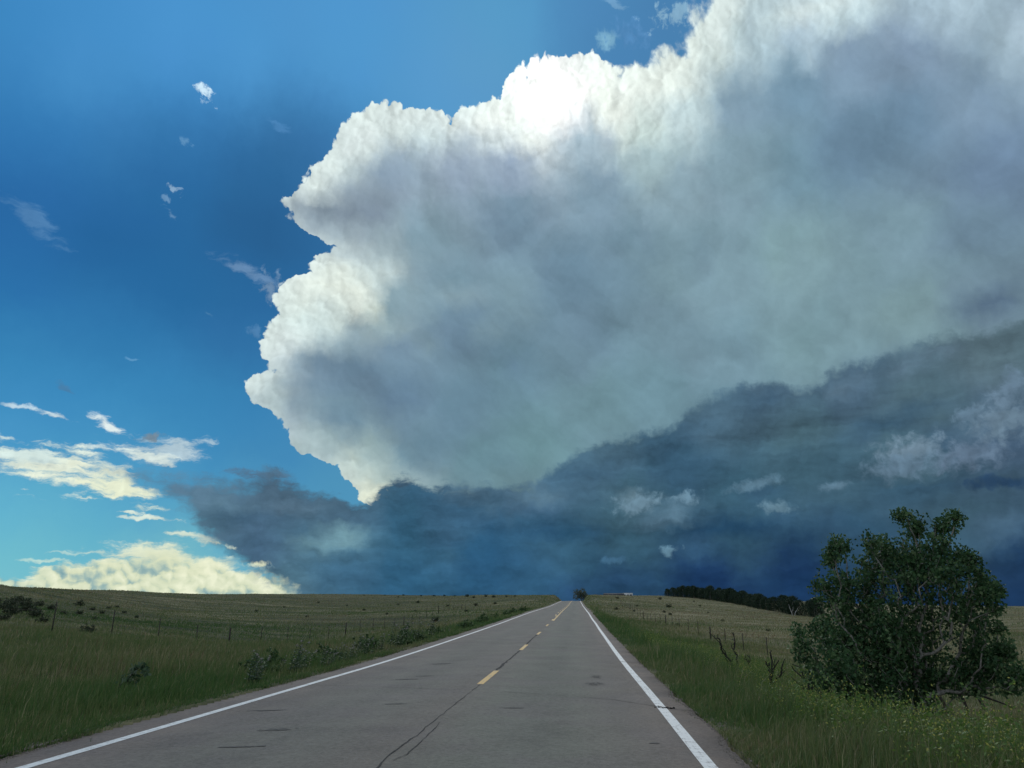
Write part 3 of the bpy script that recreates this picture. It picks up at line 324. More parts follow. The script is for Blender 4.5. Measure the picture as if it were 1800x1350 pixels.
# ------------------------------------------------------------------ world
world = bpy.data.worlds.new('World')
scene.world = world
world.use_nodes = True
wt = world.node_tree
wt.nodes.clear()
N = NT(wt)
gen = N.node('ShaderNodeTexCoord').outputs['Generated']
sep = N.node('ShaderNodeSeparateXYZ'); wt.links.new(gen, sep.inputs[0])
X, Y, Z = [S(N, o) for o in sep.outputs]
AZM = N.math('ARCTAN2', X, Y) * 57.29578
ELV = N.math('ARCSINE', Z) * 57.29578
nish = N.node('ShaderNodeTexSky', sky_type='NISHITA')
nish.sun_disc = False
nish.sun_elevation = R(SUN_EL); nish.sun_rotation = R(SUN_AZ)
nish.air_density = 1.0; nish.dust_density = 1.5; nish.ozone_density = 2.0

def make_table(name, tab, a0, a1, e0, e1):
    "bilinear colour table over azimuth and elevation, as a node group"
    g = bpy.data.node_groups.new(name, 'ShaderNodeTree')
    g.interface.new_socket('u', in_out='INPUT', socket_type='NodeSocketFloat')
    g.interface.new_socket('v', in_out='INPUT', socket_type='NodeSocketFloat')
    g.interface.new_socket('colour', in_out='OUTPUT', socket_type='NodeSocketColor')
    G = NT(g)
    gi = G.node('NodeGroupInput'); go = G.node('NodeGroupOutput')
    vv = G.math('MULTIPLY_ADD', S(G, gi.outputs[1]), 1.0 / (e1 - e0), -e0 / (e1 - e0))
    k = (len(tab) - 1) / (a1 - a0)
    uu = G.math('MULTIPLY_ADD', S(G, gi.outputs[0]), k, -a0 * k)
    acc = None
    for i, h in enumerate(tab):
        cols = [rgb(*h[j * 3:j * 3 + 3]) for j in range(32)]
        c = G.ramp(vv, cols)
        acc = c if acc is None else G.mix(G.math('SUBTRACT', uu, float(i - 1), clamp=True), acc, c)
    G.put(go.inputs[0], acc)
    return g

def table(g, u, v):
    n = N.node('ShaderNodeGroup', node_tree=g)
    N.put(n.inputs[0], u); N.put(n.inputs[1], v)
    return S(N, n.outputs[0])

def make_blob():
    "a torn elliptical cloud: opacity and brightness over a rotated, noise-broken ellipse"
    g = bpy.data.node_groups.new('torn_cloud', 'ShaderNodeTree')
    names = 'base px py a b c d e f tear tearing opacity colour lift updown'.split()
    for nm in names:
        g.interface.new_socket(nm, in_out='INPUT', socket_type='NodeSocketColor' if nm in ('base', 'colour') else 'NodeSocketFloat')
    g.interface.new_socket('colour', in_out='OUTPUT', socket_type='NodeSocketColor')
    G = NT(g)
    gi = G.node('NodeGroupInput'); go = G.node('NodeGroupOutput')
    I = {nm: S(G, o) for nm, o in zip(names, gi.outputs)}
    sc_ = G.node('ShaderNodeSeparateColor'); G.put(sc_.inputs[0], I['base'])
    I['px'] = G.math('MULTIPLY_ADD', S(G, sc_.outputs[0]), 1e-9, I['px'])   # keeps the node chain sequential
    I['py'] = G.math('MULTIPLY_ADD', S(G, sc_.outputs[1]), 1e-9, G.math('MULTIPLY_ADD', S(G, sc_.outputs[2]), 1e-9, I['py']))
    x = G.math('MULTIPLY_ADD', I['py'], I['b'], G.math('MULTIPLY_ADD', I['px'], I['a'], I['c']))
    y = G.math('MULTIPLY_ADD', I['py'], I['e'], G.math('MULTIPLY_ADD', I['px'], I['d'], I['f']))
    r = G.math('SQRT', G.math('MULTIPLY_ADD', x, x, y * y))
    qy = G.math('MAXIMUM', G.math('MINIMUM', y, 1.0), -1.0)
    al = G.smooth(G.math('MULTIPLY_ADD', I['tear'], I['tearing'], 1.0 - r), 0.0, 0.85) * I['opacity']
    G.put(go.inputs[0], G.mix(al, I['base'], G.gain(I['colour'], G.math('MULTIPLY_ADD', qy, I['updown'], I['lift']))))
    return g

def torn(g, base, p, B, tear, lift, updown):
    n = N.node('ShaderNodeGroup', node_tree=g)
    cx, cy, rx, ry = B[:4]
    c, s_ = math.cos(R(-B[4])), math.sin(R(-B[4]))
    a, b_ = c / rx, -s_ / rx
    d, e = s_ / ry, c / ry
    for i, v in enumerate((base, p[0], p[1], a, b_, -a * cx - b_ * cy, d, e, -d * cx - e * cy, tear[0], tear[1], B[6], rgb(*B[5]), lift, updown)):
        N.put(n.inputs[i], v)
    return S(N, n.outputs[0])

G_AIR = make_table('clear_air_glare', CLEAR_GLARE, -46, 12, -2, 46)
G_MAIN = make_table('tall_cloud', MAIN, -26, 38, 2, 46)
G_DARK = make_table('low_cloud', DARK, -34, 32, -1, 26)
G_BLOB = make_blob()

P = N.vec(AZM, ELV, 0.0)
# turbulent displacement of the lookups, in degrees
wa = N.vmath('SUBTRACT', N.noise(P, 0.16, 3, 0.55, color=True), (0.5, 0.5, 0.5))
wb = N.vmath('SUBTRACT', N.noise(P, 0.9, 3, 0.6, color=True), (0.5, 0.5, 0.5))
def warped(a, b):
    return N.vmath('ADD', N.vmath('ADD', P, N.vmath('SCALE', wa, scale=a)), N.vmath('SCALE', wb, scale=b))
def xy(v):
    n = N.node('ShaderNodeSeparateXYZ'); N.put(n.inputs[0], v)
    return S(N, n.outputs[0]), S(N, n.outputs[1])
def tear(src, k):
    return (src, k)
W1 = warped(1.3, 1.0)
W2 = warped(0.7, 0.6)
W1x = xy(W1)
W2x = xy(W2)

# --- clear air with the painted windshield glare
u0, v0 = W1x
col = table(G_AIR, u0, v0)

# --- billows: a height field of rounded heads with creases between, and its slope towards the sun
to_sun = N.vmath('NORMALIZE', N.vmath('SUBTRACT', (SUN_AZ, SUN_EL, 0.0), P))
Q = W2
def dome(p, scale):
    d = N.voro(p, scale, 0.0)
    return N.math('MULTIPLY_ADD', d * d, -1.7, 0.62)
def heads(p):
    return dome(p, 0.36) * 0.62 + dome(p, 0.95) * 0.30 + dome(p, 2.4) * 0.13 + (N.noise(p, 0.8, 3, 0.6) - 0.5) * 0.55
hA = heads(Q)
hB = heads(N.vmath('ADD', Q, N.vmath('SCALE', to_sun, scale=0.35)))
def mass(p):
    return dome(N.vmath('MULTIPLY', p, (0.75, 1.0, 1.0)), 0.15) + dome(p, 0.33) * 0.4
big = mass(W1) - mass(N.vmath('ADD', W1, N.vmath('SCALE', to_sun, scale=1.1)))
lobes = N.noise(Q, 0.3, 4, 0.55) - 0.5
relief = hA - hB
fray = N.noise(P, 2.2, 3, 0.6) - 0.5
uw, vw = W2x
rot = N.node('ShaderNodeVectorRotate', rotation_type='Z_AXIS'); N.put(rot.inputs['Vector'], W1); rot.inputs['Angle'].default_value = R(40)
fibre = N.noise(N.vmath('MULTIPLY', S(N, rot.outputs[0]), (0.10, 0.34, 1.0)), 1.0, 5, 0.58) - 0.5
dl = uw - N.curve(vw, LEFT, (-3.0, 47.0), (-30.0, 15.0))
dt = N.curve(uw, TOP, (-34.0, 16.0), (25.0, 60.0)) - vw
dm = N.math('SMOOTH_MIN', dl, dt, 0.6) + (hA - 0.32) * 1.25 + lobes * 0.7 + fray * 0.16 + fibre * N.smooth(AZM, 0.0, 7.0, 0.4, 5.0)
edge_soft = N.smooth(AZM, 2.0, 9.0, 0.22, 1.3)                       # crisp heads on the left, torn veil towards the upper right
m_main = N.smooth(dm, 0.0, edge_soft)
soft = N.noise(P, 0.22, 5, 0.6, 0.4) - 0.5
um, vm = W1x
body = table(G_MAIN, um, vm)
sb = N.node('ShaderNodeSeparateColor'); N.put(sb.inputs[0], body)
bright = N.smooth(S(N, sb.outputs[1]), 0.30, 0.72)                    # sunlit zones show the heads, shaded ones only fibres
rim = N.math('EXPONENT', N.math('MAXIMUM', dm, 0.0) * -0.55)
sx_, sy_ = xy(N.vmath('ADD', W2, N.vmath('SCALE', to_sun, scale=1.6)))
dm1 = N.math('MINIMUM', sx_ - N.curve(sy_, LEFT, (-3.0, 47.0), (-30.0, 15.0)), N.curve(sx_, TOP, (-34.0, 16.0), (25.0, 60.0)) - sy_)
dm0 = N.math('MINIMUM', dl, dt)
rimw = rim * N.smooth(vw, 4.0, 20.0, 0.62, 0.95) * N.smooth(dm0 - dm1, -1.7, -0.2, 0.35, 1.0)
body = N.gain(body, 1.0 + fibre * 0.42 + soft * 0.30 + relief * (0.08 + bright * 0.34) + big * 0.17)
body = N.mix(rimw * 0.85, body, N.gain((0.76, 0.87, 0.84, 1.0), N.smooth(relief * 0.9 + lobes * 0.9 + big * 0.3, -0.6, 0.4, 0.60, 1.15)))
# the thin place of the cloud right before the sun
ds = N.vmath('LENGTH', N.vmath('MULTIPLY', N.vmath('SUBTRACT', W1, (SUN_AZ + 0.4, SUN_EL - 0.6, 0.0)), (0.62, 1.0, 1.0)))
glow = N.math('EXPONENT', (ds * ds) * -0.30)
halo = N.math('EXPONENT', ds * -0.30)
body = N.mix(1.0, body, N.gain((1.0, 1.0, 0.93, 1.0), (glow * 0.22 + halo * 0.20) * (1.0 + (lobes + relief) * 0.8)), 'ADD')
# --- small torn clouds
strk = N.noise(N.vmath('MULTIPLY', W2, (0.28, 1.15, 1.0)), 1.0, 6, 0.64) - 0.5
puffy = N.noise(W2, 1.1, 5, 0.62) - 0.5
Wt = W2x
Lf = 1.0 + strk * 0.6 + relief * 0.2
Lp = 1.0 + puffy * 0.6 + relief * 0.2
for B in WISPS:
    flat = B[2] > 2.6 * B[3]
    col = torn(G_BLOB, col, Wt, B, tear(strk if flat else puffy, 3.4 * B[7]), Lf if flat else Lp, 0.03)
# --- bright far cloud bank low on the left
ub, vb = W2x
def bank_heads(p):
    return dome(p, 0.55) * 0.6 + dome(p, 1.5) * 0.3
kb = bank_heads(W2)
kb2 = bank_heads(N.vmath('ADD', W2, (0.18, 0.30, 0.0)))
low = N.smooth(vb, 3.6, 1.8)
db = N.curve(ub, BANK, (-42.0, -14.0), (-2.0, 8.0)) - vb + (kb - 0.3) * 0.7 + strk * 3.4
mb = N.smooth(db, -0.1, N.smooth(vb, 1.5, 4.0, 0.6, 2.8))
shade = N.math('ADD', 0.70, (kb - kb2) * (0.05 + 0.75 * low) + strk * 0.36 + soft * 0.9 + N.smooth(AZM, -23.0, -18.0, 0.0, -0.28), clamp=True)
bank = N.ramp(shade, [rgb(104, 146, 162), rgb(158, 184, 178), rgb(216, 223, 190), rgb(240, 243, 212)], pos=[0.15, 0.45, 0.66, 0.95])
col = N.mix(mb * N.smooth(ub, -39.5, -35.0, 0.75, 0.95), col, bank)
# --- low dark cloud
ud, vd = W2x
dd = N.curve(ud, BASE, (-36.0, 36.0), (0.0, 24.0)) - vd
dg = vd - N.curve(ud, LOWER, (-35.0, -12.0), (-12.0, 10.0))
ddm = N.math('SMOOTH_MIN', dd, dg, 0.4) + strk * N.smooth(AZM, -14.0, -4.0, 2.4, 1.0) + puffy * 1.0 + (hA - 0.3) * 0.7
m_dark = N.smooth(ddm, N.smooth(AZM, -24.0, -18.0, -0.5, -0.25), N.smooth(AZM, -24.0, -18.0, 1.3, 0.8)) * N.smooth(AZM, -28.0, -22.0, 0.88, 1.0)
ut, vt = W1x
dk = table(G_DARK, ut, vt)
dlay = N.noise(N.vmath('MULTIPLY', W1, (0.09, 0.30, 1.0)), 1.0, 5, 0.6, 0.3) - 0.5
dk = N.gain(dk, 1.0 + dlay * 0.9 + strk * N.smooth(AZM, -12.0, 2.0, 0.62, 0.42) + puffy * 0.16 + soft * 0.25 + relief * 0.22 + big * 0.22)
Wd = W2x
Ld = 1.0 + puffy * 0.4 + relief * 0.5
for B in PUFFS:
    dk = torn(G_BLOB, dk, Wd, B, tear(puffy, 2.6 * B[7]), Ld, 0.16)
# --- the rest of the sky, behind and above the camera: physical sky with broken near-white cloud, brightened to light the ground
back = N.gain(S(N, nish.outputs[0]), 0.10)
cov = N.smooth(N.noise(N.vmath('ADD', gen, (0.0, 0.0, 0.0)), 2.2, 4, 0.6), 0.42, 0.62)
back = N.mix(cov * 0.85, back, (0.95, 0.98, 1.0, 1.0))
front = N.smooth(Y, -0.10, 0.45)
front = front * N.smooth(ELV, 66.0, 50.0)
def bgs(c):
    n = N.node('ShaderNodeBackground'); N.put(n.inputs['Color'], c); n.inputs['Strength'].default_value = 1.0
    return n.outputs[0]
def over(f, a, b):
    n = N.node('ShaderNodeMixShader'); N.put(n.inputs[0], f); wt.links.new(a, n.inputs[1]); wt.links.new(b, n.inputs[2])
    return n.outputs[0]
wo = N.node('ShaderNodeOutputWorld')
sky = over(m_dark, over(m_main, bgs(col), bgs(body)), bgs(dk))
wt.links.new(over(front, bgs(back), sky), wo.inputs['Surface'])

# ------------------------------------------------------------------ measured positions (metres)
CONTROL = [(-8.35, 11.04, -0.39), (-12.34, 16.02, -0.19), (-24.38, 31.07, 0.44), (-29.16, 30.67, 0.35), (-23.54, 33.15, 0.23), (-23.52, 37.66, -0.13), (-23.44, 42.19, -0.64), (-23.48, 46.8, -1.07), (-23.39, 51.22, -1.52), (-10, 20, -0.4), (-10, 40, -0.5), (-10, 70, -0.45), (-16, 60, -1.3), (-24, 70, -2.1), (-24, 110, -1.5), (-24, 145, 0), (-14, 110, -0.3), (-9, 10, -0.35), (-14, 28, -0.25), (-16, 12, -0.25), (-40, 15, 0.6), (-78.49, 143.94, -0.08), (-64.05, 165.22, -0.29), (-46.07, 196.84, 0.1), (-113.39, 291.53, 2.58), (-44.02, 277.29, 1.91), (-22.61, 198.81, 0.95), (-15.39, 249.59, 3.64), (-55.98, 75.58, 0.94), (-71.37, 74.29, 1.5), (-51.31, 88.01, -0.88), (-41.19, 81.84, -0.88), (-53.72, 80.79, 0.01), (-89.92, 112.87, 4.07), (-112.24, 111, 4.58), (-114.73, 160.96, 4.65), (-150.14, 238.27, 5.42), (-166.24, 387.45, 6.35), (-120.6, 441.46, 6.31), (-50.62, 417.23, 5.69), (-16.27, 299.69, 3.64), (4, 12, -0.42), (4, 22, -0.75), (5, 35, -1.1), (6, 28, -1.35), (7.2, 18.5, -1.5), (5.8, 20, -1.3), (6.5, 16, -1.3), (6, 60, -1.1), (6, 100, -0.6), (7, 160, 0.4), (10, 230, 2.6), (8.12, 15.73, -1.3), (11.27, 16, -1.21), (18.35, 61.75, -2.24), (7.1, 35.72, -1.44), (10.34, 69.11, -1.44), (10.54, 126.32, -1.13), (22.87, 112.31, -1.58), (46.07, 224.64, -0.81), (69.36, 336.99, 1.05), (59.07, 436.47, 5.18), (21.02, 332.93, 4.33), (8.54, 251.6, 3.29), (64.37, 268.33, -2.18), (74.6, 247.11, -3.38), (143.4, 493.73, 2.55), (171.42, 496.08, 0.85), (341.7, 630.8, -1.43), (398.5, 535.22, -0.94), (44.99, 84.06, -1.85), (62.99, 85.57, -1.85), (16.55, 31.5, -1.38), (11.56, 25.06, -1.6), (63.98, 155.9, -2.7), (107.56, 209.74, -2.01), (-52, 30, 1), (-259.8, 150, 2), (-29.5, -5.2, 0.3), (-197, -34.7, 0), (0, -40, 0), (0, -300, -1), (29.5, -5.2, -1), (197, -34.7, -1), (17.3, 10, -1.3), (52, 30, -2), (259.8, 150, -2), (-692.8, 400, 1.5), (-2165.1, 1250, -14), (-7794.2, 4500, -75), (-565.7, 565.7, 1.5), (-1767.8, 1767.8, -14), (-6364, 6364, -75), (-400, 692.8, 1.5), (-1250, 2165.1, -14), (-4500, 7794.2, -75), (-207.1, 772.7, 1.5), (-647, 2414.8, -14), (-2329.4, 8693.3, -75), (0, 800, 1.5), (0, 2500, -14), (0, 9000, -75), (138.9, 787.8, -2), (434.1, 2462, -14), (1562.8, 8863.3, -75), (273.6, 751.8, -2), (855.1, 2349.2, -14), (3078.2, 8457.2, -75), (400, 692.8, -2), (1250, 2165.1, -14), (4500, 7794.2, -75), (565.7, 565.7, -2), (1767.8, 1767.8, -14), (6364, 6364, -75), (787.8, -138.9, -2), (2462, -434.1, -14), (8863.3, -1562.8, -75), (0, -800, -2), (0, -2500, -14), (0, -9000, -75)]
TREE_LOBES = [(0.11,4.01,0.57,66,1),(0.56,4.62,0.29,26,1),(0.25,4.8,0.17,13,1),(1.1,4.6,0.26,23,1),(1.31,4.68,0.15,10,1),(-0.29,4.05,0.35,29,1),(-0.44,4.24,0.19,11,1),(-1.07,4.08,0.24,18,1),(-1.31,3.91,0.22,17,1),(-0.99,4.3,0.15,8,1),(-1.28,3.27,0.43,37,1),(-1.61,3.08,0.22,13,1),(-1.68,3.27,0.12,5,1),(-0.76,3.14,0.58,66,1),(0.25,3.32,0.71,101,1),(0.97,4.04,0.37,37,1),(1.0,3.49,0.43,46,0.85),(1.51,3.85,0.19,15,1),(1.44,3.93,0.13,8,1),(1.59,3.54,0.15,8,0.9),(1.31,3.07,0.38,34,0.85),(1.75,3.36,0.23,23,1),(1.63,2.98,0.27,26,1),(1.87,3.19,0.12,8,1),(1.13,2.6,0.46,43,0.8),(1.59,2.49,0.27,17,0.8),(1.83,2.44,0.12,7,1),(-1.74,2.26,0.41,34,1),(-2.11,2.29,0.15,8,1),(-2.04,1.94,0.27,17,1),(-1.05,2.21,0.7,116,1),(-0.22,2.35,0.71,130,1),(0.53,2.54,0.48,43,0.6),(0.62,2.01,0.47,23,0.3),(1.31,2.03,0.35,31,0.9),(1.81,1.95,0.24,26,1),(1.95,1.6,0.22,20,1),(1.5,1.58,0.4,49,0.95),(0.95,1.39,0.48,58,0.9),(0.23,1.54,0.6,87,0.9),(-0.63,1.39,0.67,116,1),(-1.36,1.54,0.52,63,1),(-1.85,1.46,0.34,26,1),(-0.52,0.87,0.55,72,0.95),(0.15,1.02,0.47,49,0.9),(-1.18,1.07,0.35,29,0.9),(1.77,1.37,0.2,11,0.9),(-0.52,3.58,0.47,43,1),(0.61,3.87,0.44,49,1),(-0.04,1.99,0.55,72,1),(1.68,1.76,0.36,34,1),(-1.44,1.9,0.43,34,1),(-0.57,0.56,0.38,43,0.95),(0.02,0.67,0.35,37,0.9),(-0.99,0.73,0.3,26,0.9)]
DEAD = [(5.5, 27.56, 2.03, -0.48, 0.55, 20, 1, 'leftmost tall bare dark shrub leaning left beyond the bank', 'dead_shrub', 4), (7.25, 33.72, 1.17, -0.15, 0.4, 10, 2, 'thin small bare stem behind the other dead shrubs', 'dead_shrub', 2), (5.77, 24.57, 1.56, -0.08, 0.5, 24, 3, 'upright bare dark shrub between the leaning one and the tree', 'dead_shrub', 3), (6.48, 21.62, 1.71, -0.55, 0.7, 20, 4, 'bare dark shrub leaning left just before the big tree', 'dead_shrub', 3), (6.07, 18.77, 1.7, -0.25, 0.9, 22, 5, 'bare dark stems under the left side of the big tree', 'dead_shrub', 3), (5.98, 17.56, 0.78, 0.0, 0.2, 6, 6, 'short thin bare stick below the left side of the big tree', 'dead_shrub', 1)]
BUSHES = [('bushes on the left skyline', 'prairie_bush', 'small dark bush on the left grassy skyline, %s from the left', [(-81.3, 346.3, 1.12), (-98.2, 387.9, 1.2), (-88.0, 386.2, 1.6), (-107.4, 382.7, 0.96), (-75.3, 368.7, 1.04), (-69.7, 373.0, 1.52), (-64.2, 370.8, 1.6), (-59.4, 372.2, 1.28), (-51.5, 359.8, 2.08), (-43.1, 321.4, 1.6), (-39.2, 331.7, 1.76), (-33.9, 313.9, 1.76), (-29.0, 317.6, 1.28), (-25.5, 317.9, 1.12)]), ('bushes dotted over the left field', 'field_bush', 'small dark bush dotted in the left field, %s from the left', [(-25.5, 194.0, 1.28), (-20.3, 110.3, 1.36), (-52.0, 250.1, 1.44), (-34.0, 201.8, 0.96), (-48.3, 172.6, 0.88), (-83.8, 244.9, 1.04), (-65.7, 154.1, 0.8), (-70.1, 180.6, 0.72), (-53.9, 230.1, 0.88), (-66.3, 218.8, 0.72), (-33.7, 135.5, 0.64), (-31.0, 146.9, 0.8), (-20.5, 142.6, 0.88), (-46.3, 130.0, 0.64), (-21.7, 204.2, 1.04)]), ('bushes dotted over the right slope', 'slope_bush', 'small dark bush dotted on the right slope, %s from the left', [(12.8, 246.0, 1.36), (33.4, 314.0, 1.76), (22.3, 191.2, 1.6), (17.1, 154.5, 0.8), (17.5, 147.4, 0.88), (7.8, 155.5, 1.04), (11.0, 150.8, 0.64), (14.5, 188.1, 0.8), (39.4, 252.4, 0.96), (48.2, 322.8, 0.96), (12.5, 99.6, 0.64), (24.0, 131.1, 0.64), (29.1, 175.4, 0.64), (23.1, 97.1, 0.64)]), ('dark shrubs on the far left hillside', 'hillside_shrub', 'dark shrub on the far left hillside behind the fence, %s from the left', [(-54.6, 69.5, 1.86), (-49.7, 64.4, 1.61), (-63.6, 84.0, 1.98), (-47.7, 64.6, 1.43), (-53.2, 71.0, 1.74), (-42.8, 59.0, 0.99), (-69.7, 90.8, 1.74), (-43.9, 56.2, 1.12), (-58.5, 81.6, 1.18), (-56.2, 83.4, 0.96), (-67.9, 100.5, 1.44), (-65.8, 103.8, 0.8), (-52.1, 74.7, 0.88), (-65.5, 89.1, 1.36), (-64.9, 83.9, 1.55), (-47.2, 72.4, 0.8), (-59.5, 92.7, 0.88), (-72.4, 116.4, 0.88), (-62.0, 94.4, 0.8), (-59.5, 97.4, 0.72), (-55.5, 93.7, 0.64)]), ('round tumbleweed', 'tumbleweed', 'round dark brushy tumbleweed between the first two fence posts', [(-32.4, 49.3, 1.1)]), ('low leafy weeds along the left shoulder', 'low_weed', 'low green leafy weed on the left shoulder among the taller ones, %s from the camera', [(-7.93, 19.85, 0.64), (-8.66, 20.65, 0.83), (-8.72, 22.07, 0.86), (-8.21, 23.43, 0.78), (-8.37, 25.56, 0.97), (-7.38, 26.84, 0.65), (-8.01, 29.76, 0.91), (-8.49, 30.66, 1.01), (-7.28, 32.44, 0.98), (-8.41, 34.79, 0.67), (-7.58, 36.54, 0.78), (-8.56, 38.86, 1.14), (-8.68, 40.98, 0.86), (-7.99, 43.52, 0.9), (-8.73, 46.56, 1.01), (-7.32, 50.96, 1.21), (-7.47, 52.37, 0.73), (-8.07, 55.75, 0.74), (-7.99, 62.63, 0.97), (-7.82, 65.54, 0.78), (-8.14, 67.8, 1.13), (-8.82, 71.62, 1.12), (-8.19, 76.65, 0.94), (-8.89, 85.8, 0.86), (-8.37, 91.04, 0.96), (-8.2, 91.73, 1.08), (-8.31, 100.89, 1.42), (-7.26, 105.79, 1.52), (-8.15, 113.27, 1.2), (-8.87, 121.42, 0.92)])]
PINE_ROW = [(49.0, 425.6, 0.67), (55.6, 411.1, 0.91), (64.3, 376.7, 1.0), (69.3, 337.0, 0.94), (70.0, 291.9, 0.84), (73.8, 269.1, 0.89), (77.0, 252.3, 0.94)]
SNAG = (63.2, 234.1)
FAR_TREES = [(2.1, 353.4, 6.2, 6.7, 5, 'small round leafy tree beside the road just past the hill crest')]
BARN = (17.9, 374.8)
TRAILER = (25.1, 383.4)
MILKWEEDS = [(-7.2, 16.88, 0.95, 1), (-7.2, 17.19, 0.8, 0), (-7.7, 20.04, 0.7, 2), (-7.2, 19.44, 1.1, 0), (-7.58, 20.82, 0.9, 1), (-7.2, 21.88, 0.7, 1), (-7.2, 22.65, 0.6, 0), (-7.2, 23.47, 0.7, 1), (-7.2, 24.67, 0.8, 0), (-7.7, 27.2, 0.85, 1), (-7.2, 26.36, 0.7, 2), (-7.33, 28.6, 0.95, 0), (-7.2, 30.04, 1.1, 1), (-7.7, 34.46, 1.1, 0), (-7.7, 35.65, 0.9, 2), (-7.45, 36.25, 1.15, 1), (-7.33, 38.73, 1.15, 0), (-7.7, 44.93, 0.8, 2)]

# ------------------------------------------------------------------ terrain
RC = -2.16                                   # centre line of the road (x); the camera rides in the right lane
ROAD_P = np.array([(-60, .5), (-30, .25), (0, 0), (8, -.06), (24, -.13), (51, .05), (96, .48), (168, .92), (230, 1.62), (300, 2.34), (330, 2.35), (360, 1.8), (420, 0), (520, -5), (700, -12)])
def _smooth_profile():
    ys = np.arange(-60, 700, 1.0)
    z = np.interp(ys, ROAD_P[:, 0], ROAD_P[:, 1])
    for _ in range(3):
        z2 = np.convolve(np.pad(z, 6, mode='edge'), np.ones(13) / 13, 'valid')
        k = np.clip((ys - 10) / 30, 0, 1)
        z = z * (1 - k) + z2 * k
    return ys, z
_RY, _RZ = _smooth_profile()
def zroad(y):
    return np.interp(y, _RY, _RZ)

def _feat(x, y):
    r = np.hypot(x, y)
    return np.stack([x / (r + 12.0) * 3.2, y / (r + 12.0) * 1.2, np.log(r + 8.0) * 1.6], -1)
_C = np.array(CONTROL)
_FC = _feat(_C[:, 0], _C[:, 1])
def _phi(d):
    return d
_A = _phi(np.linalg.norm(_FC[:, None] - _FC[None], axis=2)) + np.eye(len(_C)) * -0.01
_Q = np.hstack([np.ones((len(_C), 1)), _FC])
_M = np.block([[_A, _Q], [_Q.T, np.zeros((4, 4))]])
_K = np.linalg.solve(_M, np.concatenate([np.arcsinh(_C[:, 2] / 3.0), np.zeros(4)]))

def _hash_noise(x, y, seed=0):
    xi = np.floor(x).astype(np.int64); yi = np.floor(y).astype(np.int64)
    fx = x - xi; fy = y - yi
    fx = fx * fx * (3 - 2 * fx); fy = fy * fy * (3 - 2 * fy)
    def h(a, b):
        n = (a * 374761393 + b * 668265263 + seed * 974711) & 0x7fffffff
        n = ((n ^ (n >> 13)) * 1274126177) & 0x7fffffff
        return ((n ^ (n >> 16)) & 0xffff) / 65535.0
    return (h(xi, yi) * (1 - fx) + h(xi + 1, yi) * fx) * (1 - fy) + (h(xi, yi + 1) * (1 - fx) + h(xi + 1, yi + 1) * fx) * fy
def fbm(x, y, scale, octaves=4, seed=0):
    t = 0; a = .5; n = 0
    for o in range(octaves):
        t = t + a * _hash_noise(x * scale, y * scale, seed + o); n += a
        scale *= 2.03; a *= .5
    return t / n - .5

def field(x, y):
    x = np.asarray(x, float); y = np.asarray(y, float)
    sh = x.shape; x = x.ravel(); y = y.ravel()
    out = np.empty(len(x))
    for i in range(0, len(x), 20000):
        f = _feat(x[i:i + 20000], y[i:i + 20000])
        d = np.linalg.norm(f[:, None] - _FC[None], axis=2)
        out[i:i + 20000] = _phi(d) @ _K[:-4] + _K[-4] + f @ _K[-3:]
    return (np.sinh(out) * 3.0).reshape(sh)

def edge_wobble(x, y):
    "ragged pavement edge, metres beyond the nominal shoulder"
    s = np.where(x > RC, 1, 0)
    return fbm(y, s * 50.0, .55, 5, 7) * .46 + np.where((x > RC) & (y < 19), -.12, 0)
def pave_half(x, y):
    return np.where(x > RC, 4.12, 4.30) + edge_wobble(x, y)

def zt(x, y, bumps=True):
    x = np.asarray(x, float); y = np.asarray(y, float)
    z = field(x, y)
    if bumps:
        r = np.hypot(x, y)
        z = z + fbm(x, y, .22, 4, 3) * .28 + fbm(x, y, .03, 3, 5) * np.clip((r - 40) / 100, 0, 1) * 1.1 + fbm(x, y, 1.4, 2, 9) * .08
    d = np.abs(x - RC) - np.where(x > RC, 4.12, 4.30)
    zr = zroad(y)
    k = np.clip((d - .1) / np.where(x > RC, 3.3, 5.5), 0, 1); k = k * k * (3 - 2 * k)
    k = np.where((y > 690) | (y < -59), 1, k)
    base = zr - .05 - np.clip(d, 0, 1) * .10
    base = np.where(d < -.15, zr - .16, base)
    return base * (1 - k) + z * k

# ------------------------------------------------------------------ helpers
rng = np.random.default_rng(11)
random.seed(5)

def tag(o, label=None, cat=None, group=None, kind=None):
    if label: o['label'] = label
    if cat: o['category'] = cat
    if group: o['group'] = group
    if kind: o['kind'] = kind
    return o

def empty(name, loc=(0, 0, 0), rz=0.0):
    o = bpy.data.objects.new(name, None)
    COL.objects.link(o)
    o.location = loc; o.rotation_euler = (0, 0, rz)
    o.empty_display_size = 0.2
    return o

